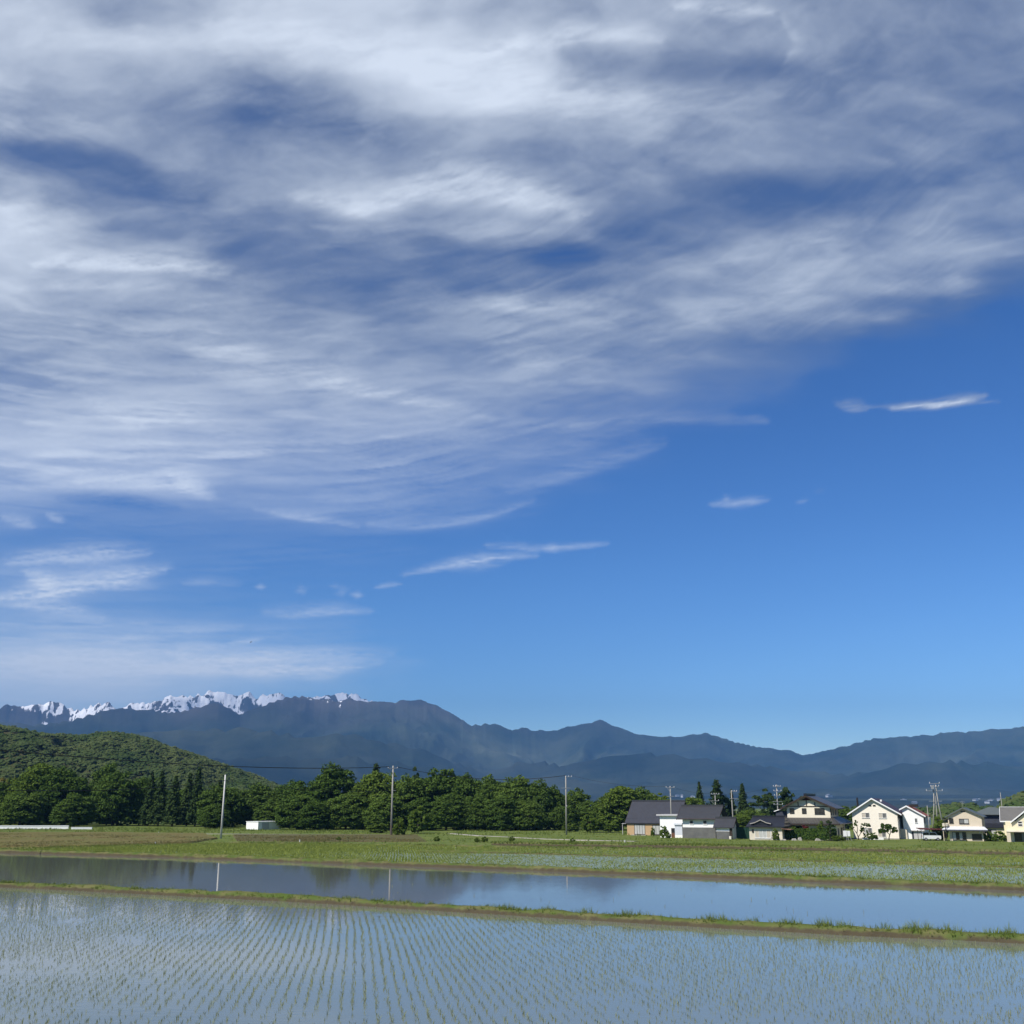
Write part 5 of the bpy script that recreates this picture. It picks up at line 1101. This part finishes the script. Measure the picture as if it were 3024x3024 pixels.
m = MB(); m.slab((-.2, -.3, 2.05), (4.3, -.3, 2.0), (4.3, 3.0, 2.2), (-.2, 3.0, 2.25), .1); m.build('roof', M['red_wood'], sh)
for a, b in ((0, -.1), (4.1, -.1), (0, 2.8), (4.1, 2.8)): MB().box(a, a + .08, b, b + .08, 0, 1.9).build('post', M['frame_dark'], sh)

# white shed by the grove
sd = house('white_shed', *G(761.6, 2449, -1.25), 'small white box shed standing before the grove', z=-1.3, phi=R(-46), cat='shed')
MB().box(0, 7.4, 0, 5.8, 0, 1.95).build('wall', M['white_wall'], sd)
MB().box(-.12, 7.52, -.12, 5.92, 1.953, 2.08).build('roof', M['white_trim'], sd)
MB().box(1.2, 3.4, -.05, -.002, .0, 1.7).build('door', M['grey_shutter'], sd)
# low white wall left
wx0, wx1 = V(-70, 2434, 300)[0], V(203, 2434, 300)[0]
wl_ = house('low_white_wall', wx0, 300, 'long low pale concrete wall at the left edge before the grove', z=-1.35, phi=R(0), cat='wall')
MB().box(0, wx1 - wx0, 0, .35, 0, .78).build('wall_body', M['white_wall'], wl_); MB().box(-.05, wx1 - wx0 + .05, -.06, .41, .783, .98).build('coping', M['white_trim'], wl_)
wx0, wx1 = V(211, 2438, 294)[0], V(272, 2438, 294)[0]
wl2 = house('low_white_wall', wx0, 294, 'short low white wall beside the long pale one', z=-1.35, phi=R(0), cat='wall')
MB().box(0, wx1 - wx0, 0, .35, 0, .5).build('wall_body', M['white_wall'], wl2); MB().box(-.05, wx1 - wx0 + .05, -.05, .4, .503, .68).build('coping', M['white_trim'], wl2)
for px, py, hh, lab in ((1409, 2486, .8, 'leftmost of the dark round weed clumps at the brown paddy edge'), (1431, 2486, 1.0, 'larger dark round weed clump right beside the leftmost one'), (1511, 2482, .9, 'dark weed clump by the curving path'), (1690, 2487, .8, 'low weed clump below the pole with two crossarms'), (1000, 2482, .7, 'low weed clump in the weedy field'), (1290, 2484, .9, 'weed clump at the right end of the weedy field')):
    bush(RND[0], px, py, G(px, py, -1.0)[1], hh, hh * .75, lab, 'weed_clump', 'weeds')

# small markers in the grass
for px, py, lab in ((1845.5, 2486, 'small white marker post beside the curving path'), (458, 2497, 'white plastic jug lying at the edge of the green paddy'), (468, 2461, 'pale stone block on the fallow field edge'), (885, 2490, 'tiny pale marker stake at the weedy field edge')):
    x_, y_ = G(px, py, -.95); o = MB().tube([(0, 0, -.1), (0, 0, .22), (0, 0, .27)], .09, .06, 8).build('marker_post', M['porcelain'], None, (x_, y_, float(ground_z(np.array(x_), np.array(y_))) + .25)); tag(o, lab, 'marker')

# ------------------------------------------------------------------ utility poles and wires
def pole(px, pb, h, label, arms=(), z=-1.2, r=.19, lean=0.0, name='utility_pole', sleeve=False, pos=None, shaft='pole'):
    x, y = G(px, pb, z) if pos is None else pos
    zg = float(ground_z(np.array(x), np.array(y)))
    p = empty(name, (x, y, zg), 0, label, 'utility pole', 'utility poles')
    MB().tube([(0, 0, -.4), (lean * .5, 0, h * .5), (lean, 0, h)], r, r * .62, 10).build('shaft', M[shaft], p, smooth=True)
    if sleeve: MB().tube([(0, 0, 0), (0, 0, 2.3)], r + .03, r + .015, 10).build('sleeve', M['bark'], p)
    for (za, w0, w1, ins, brace, yaw) in arms:
        c, s = math.cos(yaw), math.sin(yaw); q = MB()
        q.tube([(w0 * c, w0 * s - .16, za), (w1 * c, w1 * s - .16, za)], .05, n=6); a = q.build('crossarm', M['steel'], p)
        if brace: MB().tube([(w0 * .7 * c, w0 * .7 * s - .15, za - .05), (0, -.15, za - 1.0)], .04, n=5).build('brace', M['steel'], a)
        for k in range(ins):
            u = w0 + (w1 - w0) * (k + .04) / max(1, ins - 1) * .96 if ins > 1 else w1
            MB().tube([(u * c, u * s - .16, za + .06), (u * c, u * s - .16, za + .16), (u * c, u * s - .16, za + .27)], .085, .05, 8).build('insulator', M['porcelain'], a)
    return (x, y, zg + h)
P1 = pole(652, 2480, 11.5, 'bare slim concrete pole standing before the grove', r=.2, shaft='pole_pale')
P2 = pole(1155, 2470, 14.2, 'tall concrete pole with three insulators in front of the grove', [(13.7, -1.05, .95, 3, True, 0), (9.2, 0, .7, 0, False, 0)], r=.24, sleeve=True)
P3 = pole(1673, 2465, 12.5, 'concrete pole with two crossarms at the end of the grove', [(12.3, 0, 1.3, 3, False, 0), (9.9, -1.1, 1.0, 0, False, 0), (6.0, -.2, .15, 1, False, 0)], r=.19)
Z5 = lambda px, py, Yd: V(px, py, Yd)
P4 = pole(0, 0, 10.2, 'pole with two crossarms rising behind the white flat roofed building', [(9.9, -.9, .85, 3, True, 0), (8.1, -.8, .8, 0, False, 0)], r=.17, pos=(V(1982, 2400, 232)[0], 232))
P5 = pole(0, 0, 8.8, 'pole with two crossarms behind the right end of the storehouse ridge', [(8.6, -.8, .9, 4, False, 0), (7.2, -1.3, .7, 1, True, 0)], r=.16, pos=(V(2114, 2400, 240)[0], 240))
P6 = pole(0, 0, 9.2, 'leaning pole with a rack behind the gatehouse', [(9.0, 0, 1.0, 3, False, 0), (7.6, -.5, 1.1, 0, False, 0), (5.3, 0, 1.0, 0, False, 0)], r=.15, lean=-.1, pos=(V(2167, 2450, 224)[0], 224))
P7 = pole(0, 0, 10.4, 'pole crowded with insulators left of the half timbered house', [(10.0, -.7, .9, 4, False, .2), (9.1, -.6, .9, 3, False, -.3), (8.2, -.7, .6, 2, False, .4), (7.0, -1.0, 1.0, 0, False, 0), (6.4, -.8, 1.0, 2, False, 0)], r=.15, pos=(V(2299, 2420, 225)[0], 225))
P8 = pole(0, 0, 6.2, 'thin plain pole beside the white house', r=.09, pos=(V(2745, 2450, 203)[0], 203))
P9 = pole(0, 0, 9.0, 'thin dark pole behind the yellow house roof', r=.09, pos=(V(2961, 2400, 240)[0], 240))
P0 = pole(0, 0, 12.2, 'concrete pole outside the view on the left carrying the field wires', [(11.9, -.9, .9, 3, True, 0)], r=.2, pos=(-64.5, 110))
# steel-armed triple pole
x_, y_ = V(2768, 2400, 262)[0], 262; hp = empty('triple_pole', (x_, y_, -1.3), R(-12), 'three legged power pole with stacked crossarms behind the houses', 'power pole')
for a, b, tp in ((-1.0, 0, 10.0), (-.1, .3, 9.0), (.75, -.1, 11.2)): MB().tube([(a * 1.5, b, -.3), (a * .6, b, tp * .6), (.0 + a * .25, b, tp)], .17, .11, 8).build('leg', M['pole'], hp, smooth=True)
for zz, a, b, ni in ((7.2, -1.6, 1.3, 0), (9.6, -2.0, 1.6, 3), (10.6, -.9, .9, 4), (11.3, -1.1, 1.1, 2)):
    q = MB().tube([(a, -.35, zz), (b, -.35, zz)], .055, n=6).tube([(a, .35, zz), (b, .35, zz)], .055, n=6).build('crossarm', M['steel'], hp)
    for k in range(ni): u = a + (b - a) * k / (ni - 1); MB().tube([(u, -.35, zz + .08), (u, -.35, zz + .4)], .09, .05, 7).build('insulator', M['porcelain'], q)
MB().box(-.9, -.3, -.8, -.45, 10.0, 10.9).build('transformer', M['steel'], hp)

def wire(a, b, sag, r, label):
    a, b = Vector(a), Vector(b); pts = [a.lerp(b, t) - Vector((0, 0, 4 * sag * t * (1 - t))) for t in np.linspace(0, 1, 40)]
    tag(MB().tube(pts, r, n=5).build('power_line', M['wire']), label, 'power line', 'power lines')
wire((P0[0], P0[1], P0[2] - .1), (P2[0] - .8, P2[1] - .2, P2[2] - .2), 1.3, .06, 'power line sagging from the left edge to the pole with insulators')
wire((P0[0] - 6, P0[1] + 26, P0[2] - 4.6), (P1[0], P1[1], P1[2] - 1.0), 1.0, .05, 'lower wire running from the left edge to the bare pole')
wire((P1[0], P1[1], P1[2] - 1.0), (P2[0], P2[1], P2[2] - 5.0), .9, .035, 'thin wire between the bare pole and the pole with insulators')
wire((P2[0] + .8, P2[1], P2[2] - .2), (P3[0], P3[1], P3[2] + .1), 1.6, .05, 'power line sagging between the two poles before the grove')
wire((P3[0] + 1.2, P3[1], P3[2] + .1), (P4[0], P4[1], P4[2]), .8, .025, 'thin power line from the pole with two crossarms to the houses')
wire((P4[0], P4[1], P4[2]), (P5[0], P5[1], P5[2]), .5, .02, 'thin power line above the storehouse roof')
wire((P5[0], P5[1], P5[2]), (P7[0], P7[1], P7[2]), .8, .02, 'thin power line above the cottage roof')

# bird
x_, y_, z_ = V(741, 1896, 300)
mb = MB(); mb.add([(-.42, 0, -.02), (-.1, .12, .03), (-.1, -.10, .03), (0, .22, 0), (.1, .12, .03), (.1, -.10, .03), (.44, 0, -.02), (0, -.3, .0), (-.09, -.36, 0), (.09, -.36, 0), (0, .05, -.07), (0, .05, .08)],
                  [(0, 2, 11, 1), (0, 1, 10, 2), (6, 4, 11, 5), (6, 5, 10, 4), (1, 11, 3), (3, 11, 4), (1, 3, 10), (3, 4, 10), (2, 7, 11), (7, 5, 11), (2, 10, 7), (7, 10, 5), (7, 8, 9)])
bd = mb.build('bird', M['bird'], None, (x_, y_, z_)); bd.rotation_euler = (R(50), R(-38), R(15)); tag(bd, 'tiny dark bird gliding in the sky above the snow peaks', 'bird')

# ------------------------------------------------------------------ far houses at the foot of the mountains
fw = MB().box(-7, 7, -5, 5, -1, 5.5); fme = bpy.data.meshes.new('far_wall'); fme.from_pydata(fw.v, [], fw.f); fme.materials.append(M['far_white'])
fr_ = MB().prism([(-8, 5.5), (8, 5.5), (0, 9)], -6, 6); frm = bpy.data.meshes.new('far_roof'); frm.from_pydata(fr_.v, [], fr_.f); frm.materials.append(M['far_roof'])
FAR = [(1893, 2349), (1926, 2348), (2000, 2349), (2014, 2351), (2046, 2352), (2448, 2350), (2440, 2368), (2525, 2362), (2585, 2368), (2668, 2362), (2700, 2370), (2730, 2372), (2738, 2371), (2880, 2361), (2893, 2362), (2915, 2368), (2926, 2363), (2935, 2374), (2951, 2361), (2965, 2361), (2975, 2358), (2905, 2372), (2720, 2366)]
for i, (px, py) in enumerate(FAR):
    rr = 3700 + 330 * ((i * 7) % 5) + 100 * (i % 3); r = ray(px, py); k = rr / math.hypot(r[0], r[1]); x, y = r[0] * k, r[1] * k; z = CAM_Z + r[2] * k
    t = empty('far_house', (x, y, z - 4), random.random() * 3, 'tiny pale house of the far town at the mountain foot', 'house', 'far houses at the mountain foot')
    sx = random.uniform(.7, 1.6); a = link_mesh('wall', fme, t); b = link_mesh('roof', frm, t); a.scale = b.scale = (sx, sx, random.uniform(.7, 1.1))

# ------------------------------------------------------------------ rice and grass
def blades(pos, h, w, lean, seed, per):
    """tufts of tapering blades: pos (n,3), per blades each"""
    r_ = np.random.default_rng(seed); n = len(pos)
    ang = r_.random((n, per)) * 6.283; L = np.asarray(h)[:, None] * (.55 + .6 * r_.random((n, per))); ln = lean * (.3 + r_.random((n, per)))
    d = np.stack([np.cos(ang), np.sin(ang)], -1); base = pos[:, None, :2] + d * (np.asarray(w)[:, None, None] * 1.2)
    a2 = r_.random((n, per)) * 6.283; sd = np.stack([np.cos(a2), np.sin(a2)], -1) * (np.asarray(w)[:, None, None] * .5)
    z0 = np.repeat(pos[:, None, 2], per, 1) - .03
    mid = base + d * (L * ln * .35)[..., None]; tip = base + d * (L * ln)[..., None]
    zm = z0 + L * .55; zt = z0 + L * (1 - ln * .35)
    v0 = np.concatenate([base - sd, z0[..., None]], -1); v1 = np.concatenate([base + sd, z0[..., None]], -1)
    v2 = np.concatenate([mid + sd * .85, zm[..., None]], -1); v3 = np.concatenate([mid - sd * .85, zm[..., None]], -1); v4 = np.concatenate([tip, zt[..., None]], -1)
    V5 = np.stack([v0, v1, v2, v3, v4], 2).reshape(-1, 3); m = n * per; b = np.arange(m)[:, None] * 5
    F = np.concatenate([b + np.array([[0, 1, 2]]), b + np.array([[0, 2, 3]]), b + np.array([[3, 2, 4]])], 0)
    tone = np.repeat(np.clip(r_.random((n, 1)) * .6 + r_.random((n, per)) * .4, 0, 1).ravel(), 5)
    return V5, F, tone

def inside_between(x, y, p, side):      # side +1: beyond the polyline, -1: before it
    o = np.argsort(p[:, 0]); yl = np.interp(x, p[o, 0], p[o, 1]); return (y - yl) * side

def lattice(az, du, dv, umax, vmax, v0, seed, jit):
    r_ = np.random.default_rng(seed); u = np.arange(-umax, umax, du); v = np.arange(v0, vmax, dv); U, W = np.meshgrid(u, v, indexing='ij')
    wob = (fbm(W / 22.0, U * .15 + 2, 3, seed) - .5) * .42
    U = U + wob + r_.normal(size=U.shape) * jit; W = W + r_.normal(size=W.shape) * jit * 1.6
    c, s = math.cos(az), math.sin(az)
    return (U * c + W * s).ravel(), (-U * s + W * c).ravel()

# nearest paddy
rx, ry = lattice(R(-8.4), .30, .185, 70, 95, 18, 5, .028)
k = (inside_between(rx, ry, B1, -1) > .35) & (ry > 20) & (np.abs(rx) < ry * .52 + 2); rx, ry = rx[k], ry[k]
miss = fbm(rx / 2.2, ry / 2.2, 3, 70); k = rng.random(len(rx)) > np.clip((miss - .55) * 3.0, .08, .7); rx, ry = rx[k], ry[k]
order = np.argsort(ry); rx, ry = rx[order], ry[order]
vis = (np.abs(rx) / (ry * CP - CAM_Z * SP) < 1500 / FPX) & (ry > 27.4)
ind = np.where(vis)[0][:300]; rest = np.setdiff1d(np.arange(len(rx)), ind)
SEED_H = .15
seed_me = []
for q in range(8):
    v, f, t = blades(np.zeros((1, 3)), np.array([SEED_H]), np.array([.010]), .42, 700 + q, 5); seed_me.append(np_mesh('rice_seedling', v, f, M['rice'], False, {'tone': t}))
for q, i in enumerate(ind):
    o = link_mesh('rice_seedling', seed_me[q % 8], None, (float(rx[i]), float(ry[i]), 0)); o.rotation_euler = (0, 0, random.random() * 6.28); s_ = random.uniform(.75, 1.2); o.scale = (s_, s_, s_)
    tag(o, 'young rice seedling in the first rows along the bottom edge of the nearest paddy', 'rice seedling', 'rice seedlings of the nearest rows')
n = len(rest); v, f, t = blades(np.c_[rx[rest], ry[rest], np.zeros(n)], SEED_H * (.7 + .55 * rng.random(n)), np.full(n, .010), .42, 710, 4)
tag(link_mesh('rice_plants', np_mesh('rice_plants', v, f, M['rice'], False, {'tone': t})), 'rows of young rice plants across the nearest paddy', 'rice plants', kind='stuff')

# far paddies: denser, brighter rice
rx, ry = lattice(R(-5.8), .32, .30, 130, 260, 60, 6, .03)
k = (inside_between(rx, ry, off(B2, 1.6), 1) > 0) & (inside_between(rx, ry, off(B4, -.6), -1) > 0) & (np.abs(rx) < ry * .54 + 4) & ((np.abs(inside_between(rx, ry, off(B3, .4), 1)) > .35) | (rx < B3[:, 0].min())); rx, ry = rx[k], ry[k]
dens = fbm(rx / 16.0, ry / 9.0, 3, 81); left = np.clip((4 - rx) / 26.0, 0, 1); beyond = np.clip(inside_between(rx, ry, B3, 1) / 3, 0, 1)
keep = rng.random(len(rx)) < np.clip(.66 + .40 * left + .35 * beyond + (dens - .5) * 1.0, .10, 1); rx, ry, dens, left = rx[keep], ry[keep], dens[keep], left[keep]; beyond = beyond[keep]
n = len(rx); v, f, t = blades(np.c_[rx, ry, np.full(n, -.6)], (.16 + .12 * left + .05 * beyond + .08 * (dens - .4)) * (.8 + .4 * rng.random(n)), np.full(n, .055), .5, 720, 3)
tag(link_mesh('rice_plants', np_mesh('rice_plants', v, f, M['rice_far'], False, {'tone': t})), 'bright green young rice filling the far paddies', 'rice plants', kind='stuff')
# a few stray stalks in the open flooded field
n = 150; q = rng.random(n); bx = np.interp(q, np.linspace(0, 1, len(B1)), B1[:, 0]); bx = bx[(bx > -30)]; n = len(bx); o_ = np.argsort(B1[:, 0]); y1 = np.interp(bx, B1[o_, 0], B1[o_, 1]); o_ = np.argsort(B2[:, 0]); y2 = np.interp(bx, B2[o_, 0], B2[o_, 1])
by = y1 + 1.5 + (y2 - y1 - 3) * rng.random(n) ** 1.6
v, f, t = blades(np.c_[bx, by, np.full(n, -.3)], .12 + .16 * rng.random(n), np.full(n, .016), .25, 730, 2)
tag(link_mesh('stray_stalks', np_mesh('stray_stalks', v, f, M['rice'], False, {'tone': t})), 'sparse thin stalks poking out of the open flooded field', 'stalks', kind='stuff')

def bund_grass(b, n, h0, h1, lo, hi, seed, material, name, label, right=0.0, w=.012, per=6, clump=1.4):
    p, nr, zt = b; r_ = np.random.default_rng(seed); i = r_.integers(0, len(p) - 1, n); s = i * 1.0
    d = fbm(s * .28 / clump / 1.5, np.full(n, seed * .1), 3, seed); u = r_.random(n)
    k = u < np.clip((d - .30) * 2.6, .30, .85); i, d = i[k], d[k]; n = len(i)
    o_ = lo + (hi - lo) * r_.random(n); pos = p[i] + nr[i] * o_[:, None] + r_.normal(size=(n, 2)) * .1
    f_ = np.clip((pos[:, 0] + 6) / 22.0, 0, 1) * right
    h = (h0 + (h1 - h0) * r_.random(n) ** 2.2) * (.65 + 1.1 * np.clip(d - .35, 0, 1)) * (1 + f_)
    v, f, t = blades(np.c_[pos, np.full(n, zt - .05)], h, np.full(n, w), .45, seed + 1, per)
    tag(link_mesh(name, np_mesh(name, v, f, material, False, {'tone': t})), label, 'grass', kind='stuff')
bund_grass(bund1, 20000, .08, .34, .25, .98, 801, M['grass'], 'grass', 'tufts of green grass on top of the near bund', .7, .014, 6, .45)
bund_grass(bund1, 2600, .05, .14, .2, .9, 802, M['grass_dry'], 'dry_grass', 'short straw coloured grass on the near bund', 0.3, .014)
bund_grass(bund2, 20000, .06, .24, .35, 1.0, 803, M['grass'], 'grass', 'grass along the bund behind the flooded field', .8, .02, 5, 2.2)
bund_grass(bund2, 5000, .05, .14, .15, .9, 804, M['grass_dry'], 'dry_grass', 'straw coloured grass on the bund behind the flooded field', .2, .02, 5, 2.0)
bund_grass(bund3, 4000, .12, .3, .1, .8, 805, M['grass'], 'grass', 'grass on the low bund dividing the far paddies', .2, .03, 4, 3)
bund_grass(bund4, 14000, .12, .4, .05, 1.4, 806, M['grass'], 'grass', 'grass on the bund closing the far paddies', .3, .035, 4, 3)
bund_grass(bund5, 11000, .15, .45, .1, 1.8, 807, M['grass'], 'grass', 'grass on the dark bank before the houses', .3, .045, 4, 3)

def scatter_grass(poly, n, h0, h1, seed, material, name, label, w=.05, per=4, thresh=.40, zoff=0.0, exclude=None):
    r_ = np.random.default_rng(seed); poly = np.array(poly); lo, hi = poly.min(0), poly.max(0)
    x = r_.uniform(lo[0], hi[0], n); y = r_.uniform(lo[1], hi[1], n); ins = np.zeros(n, bool)
    for a, b in zip(poly, np.roll(poly, -1, 0)):
        c = (a[1] > y) != (b[1] > y); ins ^= c & (x < (b[0] - a[0]) * (y - a[1]) / (b[1] - a[1] + 1e-9) + a[0])
    d = fbm(x / 6.0, y / 10.0, 4, seed); k = ins & (r_.random(n) < np.clip((d - thresh) * 4, .10, 1)) & (inside_between(x, y, off(B4, 1.7), 1) > 0)
    x, y, d = x[k], y[k], d[k]; n = len(x)
    h = (h0 + (h1 - h0) * r_.random(n) ** 2) * (.6 + 1.2 * np.clip(d - .35, 0, 1))
    v, f, t = blades(np.c_[x, y, ground_z(x, y) + zoff], h, np.full(n, w), .5, seed + 3, per)
    tag(link_mesh(name, np_mesh(name, v, f, material, False, {'tone': t})), label, 'grass', kind='stuff')
VERGE = [(-175, 335), (-40, 262), (-8, 246), (40, 215), (60, 206), (105, 190), (110, 100), (40, 120), (-10, 150), (-70, 165), (-120, 180)]
scatter_grass(VERGE, 36000, .15, .6, 901, M['grass'], 'grass', 'weedy green grass over the fields before houses and grove', .07, 4, .42)
scatter_grass([(-170, 345), (-40, 285), (30, 275), (28, 236), (-8, 240), (-60, 246), (-165, 300)], 16000, .2, .8, 902, M['grass'], 'grass', 'tall weeds along the foot of the grove', .08, 4, .36)
scatter_grass([G(px, py, -.65) for px, py in FALLOW], 15000, .08, .3, 903, M['grass_dry'], 'dry_grass', 'reddish brown dry grass on the fallow field', .06, 4, .36, .30)
scatter_grass([G(px, py, -.88) for px, py in PLOUGH], 9000, .1, .4, 904, M['grass_dry'], 'dry_grass', 'brown dead weeds on the dark weedy field', .07, 4, .38, .2)
scatter_grass(VERGE, 9000, .1, .4, 905, M['grass_dry'], 'dry_grass', 'straw coloured grass patches in the green fields', .06, 4, .5)

# ------------------------------------------------------------------ haze
def build_haze():
    mb = MB().box(-22000, 22000, -5600, 18900, -6.0, max(1750.0, MTOP + 60))
    m = bpy.data.materials.new('valley_air'); m.use_nodes = True; n = m.node_tree.nodes; l = m.node_tree.links
    for q in list(n): n.remove(q)
    out = n.new('ShaderNodeOutputMaterial'); pv = n.new('ShaderNodeVolumePrincipled')
    pv.inputs['Color'].default_value = (0.22, 0.52, 1.0, 1); pv.inputs['Density'].default_value = 5.2e-5; pv.inputs['Anisotropy'].default_value = -0.3
    l.new(pv.outputs[0], out.inputs['Volume'])
    o = mb.build('haze', m); tag(o, 'blue valley haze in front of the mountains', 'haze', kind='stuff')
build_haze()
